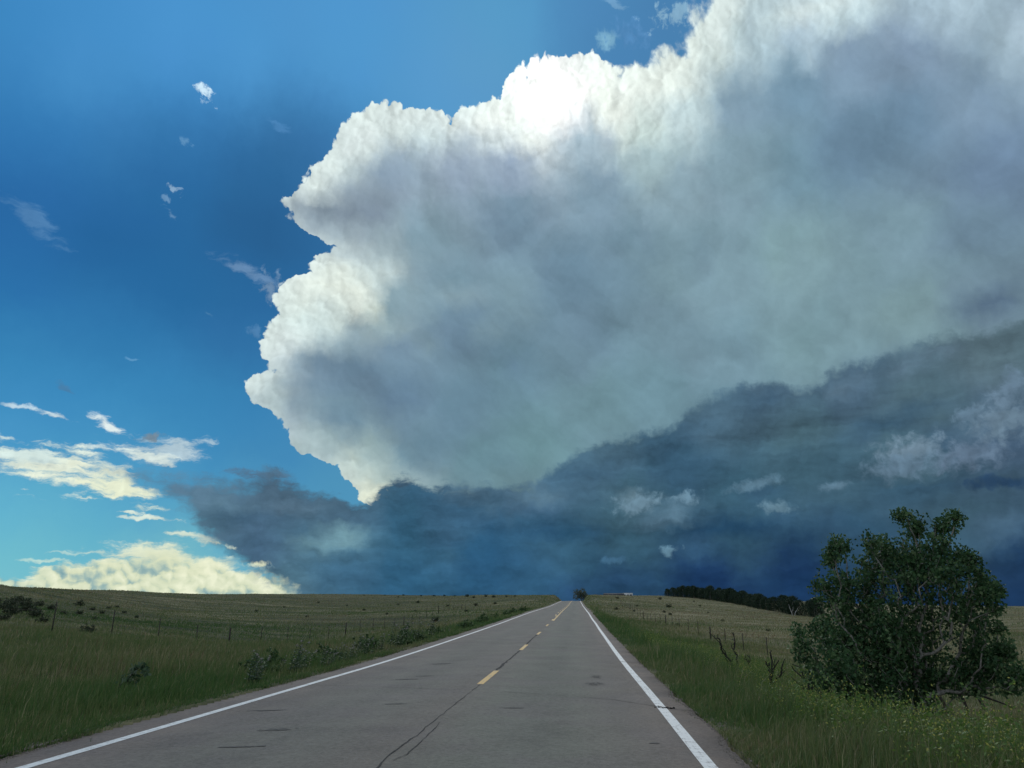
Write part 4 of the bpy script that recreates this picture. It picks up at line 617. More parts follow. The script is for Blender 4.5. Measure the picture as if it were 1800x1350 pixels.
def np_mesh(name, verts, quads=None, tris=None, mat=None, parent=None, smooth=False, attrs=None, link=True):
    me = bpy.data.meshes.new(name)
    verts = np.asarray(verts, np.float32).reshape(-1, 3)
    quads = np.zeros((0, 4), np.int32) if quads is None else np.asarray(quads, np.int32).reshape(-1, 4)
    tris = np.zeros((0, 3), np.int32) if tris is None else np.asarray(tris, np.int32).reshape(-1, 3)
    me.vertices.add(len(verts)); me.vertices.foreach_set('co', verts.ravel())
    nq, nt = len(quads), len(tris)
    me.loops.add(nq * 4 + nt * 3)
    me.loops.foreach_set('vertex_index', np.concatenate([quads.ravel(), tris.ravel()]).astype(np.int32))
    me.polygons.add(nq + nt)
    ls = np.concatenate([np.arange(nq) * 4, nq * 4 + np.arange(nt) * 3]).astype(np.int32)
    me.polygons.foreach_set('loop_start', ls)
    if smooth:
        me.polygons.foreach_set('use_smooth', np.ones(nq + nt, bool))
    for k, v in (attrs or {}).items():
        a = me.attributes.new(k, 'FLOAT', 'POINT')
        a.data.foreach_set('value', np.asarray(v, np.float32).ravel())
    me.update(calc_edges=True)
    if mat: me.materials.append(mat)
    if not link:
        return me
    o = bpy.data.objects.new(name, me)
    COL.objects.link(o)
    if parent: o.parent = parent
    return o

def mesh_obj(name, me, parent=None):
    o = bpy.data.objects.new(name, me)
    COL.objects.link(o)
    if parent: o.parent = parent
    return o

class MB:
    "collects boxes and tubes into one mesh"
    def __init__(s): s.v = []; s.q = []; s.t = []
    def box(s, c, d, rz=0.0, taper=1.0):
        x, y, z = [k / 2 for k in d]; n = len(s.v)
        for sz in (-1, 1):
            k = taper if sz > 0 else 1
            for sx, sy in ((-1, -1), (1, -1), (1, 1), (-1, 1)):
                a, b = sx * x * k, sy * y * k
                s.v.append((c[0] + a * math.cos(rz) - b * math.sin(rz), c[1] + a * math.sin(rz) + b * math.cos(rz), c[2] + sz * z))
        s.q += [(n, n + 3, n + 2, n + 1), (n + 4, n + 5, n + 6, n + 7), (n, n + 1, n + 5, n + 4), (n + 1, n + 2, n + 6, n + 5), (n + 2, n + 3, n + 7, n + 6), (n + 3, n, n + 4, n + 7)]
        return s
    def tube(s, pts, rad, sides=6, cap=True):
        pts = [Vector(p) for p in pts]
        if not hasattr(rad, '__len__'): rad = [rad] * len(pts)
        n0 = len(s.v)
        for i, p in enumerate(pts):
            d = (pts[min(i + 1, len(pts) - 1)] - pts[max(i - 1, 0)]).normalized()
            u = d.orthogonal().normalized() if i == 0 else (u - d * u.dot(d)).normalized()
            w = d.cross(u)
            for k in range(sides):
                a = 2 * math.pi * k / sides
                s.v.append(tuple(p + (u * math.cos(a) + w * math.sin(a)) * rad[i]))
        for i in range(len(pts) - 1):
            for k in range(sides):
                a = n0 + i * sides + k; b = n0 + i * sides + (k + 1) % sides
                s.q.append((a, b, b + sides, a + sides))
        if cap:
            for base, rev in ((n0, True), (n0 + (len(pts) - 1) * sides, False)):
                for k in range(1, sides - 1):
                    t = (base, base + k, base + k + 1)
                    s.t.append(t[::-1] if rev else t)
        return s
    def build(s, name, mat, parent=None, smooth=False):
        return np_mesh(name, s.v, s.q or None, s.t or None, mat, parent, smooth)

# ------------------------------------------------------------------ materials
def material(name):
    m = bpy.data.materials.new(name); m.use_nodes = True
    t = m.node_tree; t.nodes.clear()
    n = NT(t)
    out = n.node('ShaderNodeOutputMaterial')
    return m, n, out

def principled(n, out, col, rough=0.8, bump=None, bump_s=0.3, bump_d=0.01, spec=0.3, metal=0.0):
    b = n.node('ShaderNodeBsdfPrincipled')
    n.put(b.inputs['Base Color'], col); n.put(b.inputs['Roughness'], rough)
    b.inputs['Specular IOR Level'].default_value = spec
    b.inputs['Metallic'].default_value = metal
    if bump is not None:
        k = n.node('ShaderNodeBump'); k.inputs['Strength'].default_value = bump_s; k.inputs['Distance'].default_value = bump_d
        n.put(k.inputs['Height'], bump); n.t.links.new(k.outputs[0], b.inputs['Normal'])
    n.t.links.new(b.outputs[0], out.inputs['Surface'])
    return b

def noise3(n, p, scale, detail=4.0, rough=0.5, color=False):
    k = n.node('ShaderNodeTexNoise'); n.put(k.inputs['Vector'], p)
    k.inputs['Scale'].default_value = scale; k.inputs['Detail'].default_value = detail; k.inputs['Roughness'].default_value = rough
    return S(n, k.outputs['Color' if color else 'Fac'])

def coords(n):
    return S(n, n.node('ShaderNodeTexCoord').outputs['Object'])

def leafy(name, stops, pos, rough=0.55, trans=0.25, spec=0.3):
    "thin leaves: colour from the 'tint' attribute, a little light passing through"
    m, n, out = material(name)
    at = n.node('ShaderNodeAttribute', attribute_name='tint')
    c = n.ramp(S(n, at.outputs['Fac']), [s + (1.0,) for s in stops], pos=pos)
    b = n.node('ShaderNodeBsdfPrincipled'); n.put(b.inputs['Base Color'], c); b.inputs['Roughness'].default_value = rough
    b.inputs['Specular IOR Level'].default_value = spec
    tr = n.node('ShaderNodeBsdfTranslucent'); n.put(tr.inputs['Color'], c)
    mx = n.node('ShaderNodeMixShader'); mx.inputs[0].default_value = trans
    n.t.links.new(b.outputs[0], mx.inputs[1]); n.t.links.new(tr.outputs[0], mx.inputs[2]); n.t.links.new(mx.outputs[0], out.inputs['Surface'])
    return m

def simple(name, col, rough=0.8, var=0.25, scale=8.0, bump=0.2, metal=0.0, spec=0.3):
    m, n, out = material(name)
    p = coords(n)
    f = noise3(n, p, scale, 5, 0.6)
    a = tuple(c * (1 - var) for c in col) + (1.0,); b = tuple(min(1, c * (1 + var)) for c in col) + (1.0,)
    principled(n, out, n.ramp(f, [a, b], pos=[0.3, 0.7]), rough, f, bump, 0.01, spec, metal)
    return m

GRASS = leafy('grass_blades', [(.042, .094, .024), (.078, .148, .038), (.130, .165, .058), (.24, .23, .11), (.36, .32, .18), (.17, .105, .065)], [0, .28, .52, .74, .88, 1.0], 0.6, .3)
M_LEAF = leafy('tree_leaves', [(.026, .070, .028), (.065, .135, .050), (.140, .205, .090)], [0, .6, 1], 0.62, .25, .22)
M_FARLEAF = leafy('far_leaves', [(.06, .085, .065), (.10, .13, .085), (.14, .17, .11)], [0, .6, 1], 0.6, .3)
M_PINE = leafy('conifer_needles', [(.014, .034, .016), (.026, .054, .026), (.048, .078, .038)], [0, .6, 1], 0.7, .12)
M_SHRUB = leafy('shrub_leaves', [(.030, .048, .024), (.055, .075, .036), (.10, .11, .06)], [0, .6, 1], 0.65, .2)
M_WEED = leafy('weed_leaves', [(.030, .070, .030), (.070, .120, .060), (.14, .19, .12)], [0, .6, 1], 0.55, .3)
M_LOWWEED = leafy('low_weed_leaves', [(.040, .085, .025), (.080, .145, .045), (.16, .22, .10)], [0, .6, 1], 0.6, .25)
M_CLOVER = leafy('clover', [(.075, .145, .032), (.155, .235, .050), (.32, .34, .07), (.46, .44, .11)], [0, .55, .62, 1], 0.55, .3)
M_BARK = simple('grey_bark', (.25, .235, .205), 0.9, .4, 14)
M_DEADWOOD = simple('dead_wood', (.030, .026, .024), 0.9, .4, 20)
M_POST = simple('weathered_post', (.045, .038, .032), 0.85, .4, 15)
M_WIRE = simple('rusty_wire', (.08, .06, .05), 0.6, .2, 30)
M_WHITE = simple('white_siding', (.60, .61, .60), 0.5, .06, 2)
M_ROOF = simple('dark_roofing', (.05, .05, .055), 0.8, .3, 2)
M_WALLP = simple('shed_wall', (.14, .10, .08), 0.8, .2, 2)
M_GLASS = simple('dark_window', (.02, .025, .03), 0.15, .1, 2, spec=.6)
M_TYRE = simple('tyre_rubber', (.02, .02, .02), 0.8, .1, 10)
M_FLOWER = simple('milkweed_flower', (.34, .31, .29), 0.7, .2, 40)
M_CRACK = simple('dark_crack_tar', (.044, .042, .040), 0.95, .3, 30)  # dark tone of the cracks and tar seams themselves
M_STAIN = simple('worn_tar_patch', (.090, .086, .080), 0.85, .35, 20)
M_DEBRIS = simple('dry_tar_crumbs', (.02, .018, .016), 0.9, .5, 40)

# ground soil and thatch, read from the same coarse patches as the grass
def ground_material():
    m, n, out = material('prairie_ground')
    p = coords(n)
    big = noise3(n, p, 0.018, 4, 0.6)
    mid = noise3(n, p, 0.16, 5, 0.6)
    band = noise3(n, n.vmath('MULTIPLY', p, (0.022, 0.16, 0.0)), 1.0, 5, 0.62)
    fine = noise3(n, p, 3.0, 4, 0.7)
    f = n.math('ADD', big * 0.45 + mid * 0.35, band * 0.95 + fine * 0.35 - 0.545)
    right = n.smooth(S(n, n.node('ShaderNodeSeparateXYZ').outputs[0]), 0.0, 1.0)
    sx = n.node('ShaderNodeSeparateXYZ'); n.put(sx.inputs[0], p)
    X_ = S(n, sx.outputs[0])
    f = f + n.smooth(X_, -40.0, 30.0, -0.055, 0.075)
    c = n.ramp(f, [(.036, .046, .022, 1), (.066, .074, .036, 1), (.108, .108, .056, 1), (.185, .172, .098, 1), (.25, .225, .14, 1)], pos=[.30, .42, .52, .64, .8])
    principled(n, out, c, 0.95, fine * 0.6 + mid * 1.5, 0.6, 0.25, 0.1)
    return m
M_GROUND = ground_material()

def asphalt_material():
    m, n, out = material('chip_seal_asphalt')
    p = coords(n)
    sx = n.node('ShaderNodeSeparateXYZ'); n.put(sx.inputs[0], p)
    X_, Y_ = S(n, sx.outputs[0]), S(n, sx.outputs[1])
    long_ = noise3(n, n.vmath('MULTIPLY', p, (1.1, 0.07, 0.0)), 1.0, 5, 0.6)
    mid = noise3(n, p, 0.8, 6, 0.62)
    grain = noise3(n, p, 15.0, 6, 0.9)
    k = n.node('ShaderNodeTexVoronoi'); n.put(k.inputs['Vector'], p); k.inputs['Scale'].default_value = 46.0
    chips = S(n, k.outputs['Distance'])
    off = n.math('ABSOLUTE', X_ - RC)                                    # distance from the centre line
    wob = off + (long_ - 0.5) * 0.9
    c1 = (.114, .110, .103, 1); c2 = (.108, .118, .106, 1); c3 = (.092, .102, .094, 1); c4 = (.138, .117, .108, 1)
    c = n.ramp(wob / 4.6, [c1, c2, c3, c2, c1, c4, c4], pos=[0.0, .18, .34, .45, .62, .80, 1.0])
    left = n.smooth(X_, RC - 0.6, RC + 0.4, 1.0, 0.0)
    c = n.mix(left * 0.4, c, (.116, .108, .106, 1))
    blot = n.smooth(noise3(n, p, 0.55, 5, 0.6), 0.46, 0.60)
    c = n.mix(blot * 0.45, c, (.100, .094, .100, 1))
    c = n.mix(1.0, c, (1.12, 1.045, 0.93, 1), 'MULTIPLY')
    c = n.gain(c, -1.05 + mid * 0.80 + long_ * 0.60 + grain * 2.7)
    white = n.smooth(chips, 0.34, 0.12) * n.smooth(noise3(n, p, 9.0, 2, 0.6), 0.54, 0.60)
    c = n.mix(white * 0.55, c, (.27, .27, .25, 1))
    principled(n, out, c, 0.82, grain * 0.8 + chips * 0.5, 0.55, 0.006, 0.35)
    return m
M_ASPHALT = asphalt_material()

def paint_material(name, col, dirty):
    m, n, out = material(name)
    p = coords(n)
    w = noise3(n, p, 9.0, 6, 0.7)
    g = noise3(n, p, 60.0, 3, 0.7)
    lw = noise3(n, n.vmath('MULTIPLY', p, (30.0, 1.2, 0.0)), 1.0, 4, 0.6)
    worn = n.smooth(w * 0.5 + g * 0.3 + lw * 0.4, 0.585, 0.74)
    c = n.mix(worn * dirty, col, (.13, .125, .12, 1))
    c = n.gain(c, 0.80 + g * 0.3 + (lw - 0.5) * 0.25)
    principled(n, out, c, 0.6, g, 0.3, 0.003, 0.4)
    return m
M_LINE = paint_material('white_road_paint', (.74, .76, .74, 1), .75)
M_YELLOW = paint_material('yellow_road_paint', (.60, .36, .06, 1), 1.0)

# ------------------------------------------------------------------ ground sheet (polar grid centred under the camera)
az = np.concatenate([np.arange(-180, -52, 4.0), np.arange(-52, 44, 0.14), np.arange(44, 180, 4.0)])
rr = np.concatenate([[0.6], np.exp(np.linspace(math.log(1.5), math.log(620), 380)), np.exp(np.linspace(math.log(660), math.log(12000), 30))])
A, RR = np.meshgrid(np.radians(az), rr)
GX, GY = RR * np.sin(A), RR * np.cos(A)
GZ = zt(GX, GY)
nr, na = GX.shape
idx = np.arange(nr * na).reshape(nr, na)
nxt = np.roll(idx, -1, axis=1)
quads = np.stack([idx[:-1], nxt[:-1], nxt[1:], idx[1:]], -1).reshape(-1, 4)[:, ::-1]
cen = np.array([[0, 0, float(zt(np.array([0.0]), np.array([0.0]))[0])]])
V = np.concatenate([np.stack([GX, GY, GZ], -1).reshape(-1, 3), cen])
tris = np.stack([idx[0], nxt[0], np.full(na, nr * na)], -1)
g = np_mesh('ground', V, quads, tris, M_GROUND, smooth=True)
tag(g, kind='structure')

# ------------------------------------------------------------------ road
LINE = 3.50                                   # edge lines this far from the centre line
def crown(x):
    return -0.018 * np.abs(x - RC)
def road_z(x, y):
    return zroad(y) + crown(x)
ry = np.concatenate([np.arange(-58, 4, 2.0), np.arange(4, 40, 0.12), np.arange(40, 120, 0.4), np.arange(120, 688, 2.0)])
u = np.linspace(-1, 1, 17)
hl = pave_half(np.full(len(ry), RC - 1), ry)[:, None]; hr = pave_half(np.full(len(ry), RC + 1), ry)[:, None]
RX = RC + np.where(u[None] < 0, u[None] * hl, u[None] * hr)
RYY = np.repeat(ry[:, None], 17, 1)
RZ_ = road_z(RX, RYY)
# pavement lip going down into the soil
RX = np.concatenate([RX[:, :1] - .05, RX, RX[:, -1:] + .05], 1); RYY = np.repeat(ry[:, None], 19, 1)
RZ_ = np.concatenate([RZ_[:, :1] - .2, RZ_, RZ_[:, -1:] - .2], 1)
idx = np.arange(RX.size).reshape(RX.shape)
quads = np.stack([idx[:-1, :-1], idx[:-1, 1:], idx[1:, 1:], idx[1:, :-1]], -1).reshape(-1, 4)
road = np_mesh('road', np.stack([RX, RYY, RZ_], -1), quads, None, M_ASPHALT, smooth=False)
tag(road, kind='structure')

def ribbon(path, widths, lift, name, mat, parent=road, jitter=0.0):
    "flat strip on the road surface along a path of (x, y)"
    path = np.array(path, float)
    d = np.gradient(path, axis=0); d /= np.linalg.norm(d, axis=1)[:, None] + 1e-9
    nrm = np.stack([d[:, 1], -d[:, 0]], -1)
    w = np.broadcast_to(np.asarray(widths, float), (len(path),))[:, None]
    jl = 1 + (rng.random((len(path), 1)) - .5) * jitter; jr = 1 + (rng.random((len(path), 1)) - .5) * jitter
    a = path - nrm * w / 2 * jl; b = path + nrm * w / 2 * jr
    P_ = np.stack([a, b], 1).reshape(-1, 2)
    z = road_z(P_[:, 0], P_[:, 1]) + lift
    i = np.arange(len(path) - 1) * 2
    return np_mesh(name, np.column_stack([P_, z]), np.stack([i, i + 1, i + 3, i + 2], -1), None, mat, parent)

ly = np.concatenate([np.arange(-40, 60, .25), np.arange(60, 120, .5), np.arange(120, 340, 2.0)])
for s in (-1, 1):
    x = RC + s * LINE + fbm(ly, ly * 0 + s * 9, .12, 3, 21) * .05 + (-.06 if s < 0 else 0)
    o = ribbon(np.column_stack([x, ly]), .15 + fbm(ly, ly * 0 + s * 3, 1.5, 2, 4) * .012, .004, 'edge_line', M_LINE)
    o['label'] = 'white edge line painted along the %s side of the road' % ('left' if s < 0 else 'right')
y = 16.2
k = 0
while y < 75:
    yy = np.arange(y, y + 3.3, .3)
    ribbon(np.column_stack([np.full(len(yy), RC + .14), yy]), .13, .004, 'centre_dash', M_YELLOW)
    y += 11.6; k += 1
yy = np.concatenate([np.arange(62, 330, 2.0)])
o = ribbon(np.column_stack([np.full(len(yy), RC + .27), yy]), .12, .004, 'centre_line', M_YELLOW)
o['label'] = 'solid yellow no passing line up the far hill'
y = 78
while y < 320:
    yy = np.arange(y, y + 3.6, .5)
    ribbon(np.column_stack([np.full(len(yy), RC - .02), yy]), .12, .004, 'centre_dash', M_YELLOW)
    y += 11.6

def jag(pts, step=.06, amp=.03, seed=0):
    pts = np.array(pts, float)
    s = np.concatenate([[0], np.cumsum(np.linalg.norm(np.diff(pts, axis=0), axis=1))])
    t = np.arange(0, s[-1], step)
    x = np.interp(t, s, pts[:, 0]); y = np.interp(t, s, pts[:, 1])
    nx = fbm(t, t * 0 + seed, 3.0, 4, 31) * amp * 2.2; ny = fbm(t, t * 0 + seed + 7, 3.0, 4, 37) * amp * 2.2
    return np.column_stack([x + nx, y + ny])
def crack(pts, w, seed, amp=.03, step=.06, name='crack', mat=None):
    p = jag(pts, step, amp, seed)
    ww = np.clip(w * (1 + fbm(np.arange(len(p)) * .3, np.zeros(len(p)) + seed, 1.0, 3, 3) * 1.8), w * .25, w * 3)
    ww[0] = ww[-1] = w * .15
    return ribbon(p, ww, .008, name, mat or M_CRACK, jitter=.5)
crack([(-1.96, 6.6), (-2.02, 8.1), (-2.04, 8.8), (-2.02, 9.4), (-2.0, 10.0), (-2.03, 10.6)], .013, 1, .022)
crack([(-2.03, 10.5), (-2.02, 11.4), (-2.02, 12.9), (-2.01, 14.9), (-2.0, 16.1)], .009, 2, .02)
crack([(-1.93, 8.3), (-1.86, 8.7), (-1.87, 9.3), (-1.88, 9.8), (-1.92, 11.0)], .009, 3, .03)
crack([(-2.04, 19.6), (-2.05, 23.0), (-2.04, 27.6)], .045, 4, .03, .12)
crack([(-2.04, 31.0), (-2.05, 35.0), (-2.04, 39.4)], .05, 5, .03, .15)
crack([(-5.9, 16.4), (-4.4, 15.95), (-3.58, 15.6), (-2.6, 15.2), (-1.8, 15.1), (-.7, 14.7), (.6, 14.2), (1.37, 13.35), (2.0, 12.75)], .013, 6, .05, .07)
crack([(1.2, 13.45), (1.37, 13.25), (1.5, 13.2)], .035, 12, .05, .03)
crack([(1.2, 23.7), (1.37, 23.5), (2.0, 23.3)], .05, 7, .05, .05)
crack([(-5.9, 33.0), (-2.0, 32.4), (1.1, 32.2), (1.9, 32.0)], .04, 8, .06, .1)
crack([(-5.9, 52.0), (-2.0, 51.4), (1.9, 51.0)], .05, 9, .06, .15)
crack([(-5.4, 9.6), (-4.9, 9.9), (-4.3, 10.4)], .010, 10, .06)
def patch(x, y, lx, lw, seed):
    "a ragged stain of many small worn spots"
    rs = np.random.default_rng(seed)
    V, T = [], []
    for k in range(int(60 + lx * 160)):
        t = rs.normal(0, .24)
        cx0 = x + t * lx + rs.normal(0, lx * .04); cy0 = y + t * lx * .15 + rs.normal(0, lw * .32)
        r0 = rs.uniform(.004, .020) * (1 + lx)
        b0 = len(V)
        for j in range(5):
            a0 = j * 1.2566 + rs.uniform(-.4, .4); q0 = r0 * rs.uniform(.5, 1.2)
            vx, vy = cx0 + math.cos(a0) * q0 * 1.6, cy0 + math.sin(a0) * q0
            V.append((vx, vy, float(road_z(vx, vy)) + .0045 + k * .00001))
        T += [(b0, b0 + 1, b0 + 2), (b0, b0 + 2, b0 + 3), (b0, b0 + 3, b0 + 4)]
    np_mesh('tar_mark', V, None, T, M_STAIN, road)
for q in [(-3.98, 10.35, .34, .12), (-3.9, 9.1, .4, .05), (-3.81, 17.4, .5, .12), (-3.55, 18.2, .35, .10), (-3.86, 22.0, .7, .22), (-1.02, 12.7, .3, .05), (-3.0, 13.0, .3, .04), (-4.9, 12.3, .5, .05), (.9, 9.9, .08, .05), (-.7, 20.4, .06, .05), (.35, 16.9, .35, .5), (.42, 18.6, .25, .6)]:
    patch(*q, seed=int(abs(q[0] * 100)))
# crumbs of tar and a seedling in the broken edge line
m = MB()
for k in range(22):
    a = random.uniform(-.12, .2); r_ = random.uniform(.006, .014)
    m.box((1.36 + a, 13.3 + random.uniform(-.07, .07) - a * .3, float(road_z(1.4, 13.3)) + r_ * .6), (r_ * 2, r_ * 1.6, r_ * 1.4), random.random() * 3)
m.build('tar_crumbs', M_DEBRIS, road)

# ------------------------------------------------------------------ grass
def blades(px, py, h, w, tint, lean=.35, z=None):
    n_ = len(px)
    pz = zt(px, py) - .02 if z is None else z
    yaw = rng.random(n_) * math.pi * 2
    la = rng.normal(0, 1, n_) * .9 + .5
    ld = np.stack([np.cos(la) * 1.0, np.sin(la) * .6], -1)             # wind from the left
    lm = (rng.normal(.45, .55, n_) * lean * 1.3) * h
    cx, sx_ = np.cos(yaw) * w / 2, np.sin(yaw) * w / 2
    mx, my = px + ld[:, 0] * lm * .3, py + ld[:, 1] * lm * .3
    tx, ty = px + ld[:, 0] * lm, py + ld[:, 1] * lm
    v = np.empty((n_, 5, 3))
    v[:, 0] = np.stack([px - cx, py - sx_, pz], -1); v[:, 1] = np.stack([px + cx, py + sx_, pz], -1)
    v[:, 2] = np.stack([mx + cx * .8, my + sx_ * .8, pz + h * .58], -1); v[:, 3] = np.stack([mx - cx * .8, my - sx_ * .8, pz + h * .58], -1)
    v[:, 4] = np.stack([tx, ty, pz + h * (1 - lean * .25)], -1)
    b = np.arange(n_) * 5
    return v.reshape(-1, 3), np.stack([b, b + 1, b + 2, b + 3], -1), np.stack([b + 3, b + 2, b + 4], -1), np.repeat(tint, 5)

def scatter(n_, r0, r1, a0=-50, a1=42):
    r = np.exp(rng.uniform(math.log(r0), math.log(r1), n_)); a = np.radians(rng.uniform(a0, a1, n_))
    x, y = r * np.sin(a), r * np.cos(a)
    d = np.abs(x - RC) - pave_half(x, y)
    return x, y, d, r

def tint_at(x, y, d, r):
    t = .40 + fbm(x, y, .05, 3, 41) * .55 + fbm(x * .16, y, .16, 3, 47) * .45 + fbm(x, y, .5, 3, 43) * .45 + rng.normal(0, .10, len(x))
    t = t + np.clip((d - 2.5) / 6, 0, 1) * .16 + np.clip(r / 300, 0, 1) * .12 + np.where(x > 0, .06, -.02) * np.clip(d / 10, 0, 1)
    t = t + (rng.random(len(x)) < .09) * .35
    t = t + np.where(x < 0, -.05 + fbm(x, y, .12, 3, 83) * .5, 0) * np.clip(1.4 - r / 60, 0, 1)
    # the moist hollow beyond the left fence stays dark green; the rise by the near left is russet
    hol = np.exp(-(((x + 42) / 22) ** 2 + ((y - 82) / 22) ** 2))
    t = t - hol * .42
    rus = np.exp(-(((x + 12.5) / 2.5) ** 2 + ((y - 21) / 7) ** 2))
    t = t + rus * .25 * (rng.random(len(x)) < .6)
    return np.clip(t, 0, 1)

def make_grass(name, n_, r0, r1, wk, label=None):
    x, y, d, r = scatter(n_, r0, r1)
    k = d > -.05 + rng.normal(0, .04, len(d))
    x, y, d, r = x[k], y[k], d[k], r[k]
    h = (.05 + .21 * np.clip(d / 1.5, 0, 1)) * np.exp(rng.normal(0, .32, len(x))) * (1 + fbm(x, y, .35, 3, 51) * 1.3)
    far = np.clip((d - 5) / 8, 0, 1)
    h = h * (1 - .30 * far)
    # straggling tufts creep over the pavement edge
    lush = (x > 0) * np.clip((4.5 - d) / 3, 0, 1) * np.clip((y - 14) / 10, 0, 1) * np.clip(.6 + fbm(x, y, .12, 3, 77) * 3, 0, 1)
    h = h * (1 + lush * .9) * np.where((x > 0) & (d > .6) & (d < 3.0) & (r < 60), 1.25, 1.0)
    tnt = np.clip(tint_at(x, y, d, r) + np.where((x > 0) & (d < 3.0) & (r < 80), -.06, 0), 0, 1)
    w = .006 + wk * r
    v, q, t, a = blades(x, y, np.clip(h, .05, .95), w, tnt)
    o = np_mesh(name, v, q, t, GRASS, attrs={'tint': a})
    return tag(o, kind='stuff')
def make_fringe():
    "short tufts creeping over both pavement edges"
    n_ = 90000
    y = np.exp(rng.uniform(math.log(5.5), math.log(90), n_)); s = np.where(rng.random(n_) < .5, 1, -1)
    x = RC + s * (pave_half(RC + s, y) + rng.normal(.12, .16, n_))
    clump = np.clip(fbm(y, s * 9.0, 1.1, 3, 71) * 3 + .75, 0, 1)
    k = rng.random(n_) < clump
    x, y = x[k], y[k]
    h = np.exp(rng.normal(0, .4, len(x))) * (.05 + .0006 * y) + .02
    v, q, t, a = blades(x, y, h, .006 + .00042 * y, np.clip(tint_at(x, y, np.zeros(len(x)), y) - .02, 0, 1), .6)
    tag(np_mesh('edge_grass', v, q, t, GRASS, attrs={'tint': a}), kind='stuff')
make_grass('roadside_grass', 420000, 6.5, 62, .00042)
make_fringe()
make_grass('prairie_grass', 330000, 55, 430, .00050)

# loose chips of asphalt and grit along the crumbling edges
gy = np.exp(rng.uniform(math.log(6), math.log(70), 9000)); gs = np.where(rng.random(9000) < .5, 1, -1)
gx = RC + gs * (pave_half(RC + gs, gy) + np.abs(rng.normal(0, .16, 9000)) - .10)
gz = np.where(np.abs(gx - RC) < pave_half(gx, gy), road_z(gx, gy), zt(gx, gy)) + .008
gr = rng.uniform(.006, .018, 9000)
V_ = np.empty((9000, 5, 3)); rot_ = rng.random(9000) * 6.28
for k in range(4):
    V_[:, k] = np.stack([gx + np.cos(rot_ + k * 1.57) * gr * (1 + .3 * (k % 2)), gy + np.sin(rot_ + k * 1.57) * gr * 1.2, gz - .008], -1)
V_[:, 4] = np.stack([gx, gy, gz + gr * .5], -1)
b = np.arange(9000)[:, None] * 5
T_ = np.concatenate([np.concatenate([b + k, b + (k + 1) % 4, b + 4], 1) for k in range(4)])
tag(np_mesh('gravel', V_, None, T_, simple('road_grit', (.13, .115, .10), .9, .5, 25)), kind='stuff')

# yellow sweet clover on the right bank
def clover(n_, xr, yr, dens):
    x = rng.uniform(*xr, n_ * 4); y = rng.uniform(*yr, n_ * 4)
    k = dens(x, y) > rng.random(len(x)); x, y = x[k][:n_], y[k][:n_]
    return x, y
def dens_clover(x, y):
    d = np.abs(x - RC) - pave_half(x, y)
    f = np.clip(fbm(x, y, .45, 3, 61) * 3.2 + .45, 0, 1)
    f = f * (1 - .7 * np.exp(-(((x - 6.8) / 1.6) ** 2 + ((y - 17.5) / 2.2) ** 2)))
    f = f * (1 - .85 * np.exp(-(((x - 5.8) / 1.2) ** 2 + ((y - 25) / 5) ** 2)))
    return f * np.clip((d - .9) / 1.2, 0, 1) * np.clip((9.0 - x) / 4, 0, 1)
cx_, cy_ = clover(4600, (2.2, 9.5), (7, 48), dens_clover)
V_, Q_, T_, A_ = [], [], [], []
nb = 0
n_ = len(cx_)
hh = np.exp(rng.normal(0, .28, n_)) * .50
cz_ = zt(cx_, cy_) - .02
# many small leaves and yellow florets on thin leaning stems
per = 26
tt = rng.uniform(.25, 1.0, (n_, per))
la = rng.normal(.5, .6, n_)
lx = cx_[:, None] + np.cos(la)[:, None] * .22 * hh[:, None] * tt ** 1.5 + rng.normal(0, .05, (n_, per)) * (1.2 - tt * .5)
lyy = cy_[:, None] + np.sin(la)[:, None] * .22 * hh[:, None] * tt ** 1.5 + rng.normal(0, .05, (n_, per)) * (1.2 - tt * .5)
lz = cz_[:, None] + hh[:, None] * tt + rng.normal(0, .02, (n_, per))
blossom = (tt > .55) & (rng.random((n_, per)) < .36)
sz = np.where(blossom, .013, .022) * rng.uniform(.7, 1.4, (n_, per))
def little_quads(x, y, z, s, tint):
    x, y, z, s, tint = [np.ravel(k) for k in (x, y, z, s, tint)]
    m_ = len(x)
    a = rng.normal(size=(m_, 3)); a /= np.linalg.norm(a, axis=1)[:, None]
    b = np.cross(a, rng.normal(size=(m_, 3))); b /= np.linalg.norm(b, axis=1)[:, None] + 1e-9
    c = np.stack([x, y, z], -1); s = s[:, None]
    v = np.stack([c - a * s, c - b * s * .55, c + a * s, c + b * s * .55], 1)
    i = np.arange(m_) * 4
    return v.reshape(-1, 3), np.stack([i, i + 1, i + 2, i + 3], -1), np.repeat(tint, 4)
v1, q1, a1 = little_quads(lx, lyy, lz, sz, np.where(blossom, rng.uniform(.66, 1, blossom.shape), rng.uniform(0, .5, blossom.shape)))
v2, q2, t2, a2 = blades(cx_, cy_, hh, np.full(n_, .008), rng.uniform(.1, .4, n_), .25, cz_)
o = np_mesh('sweet_clover', np.concatenate([v1, v2]), np.concatenate([q1, q2 + len(v1)]), t2 + len(v1), M_CLOVER, attrs={'tint': np.concatenate([a1, a2])})
tag(o, kind='stuff')

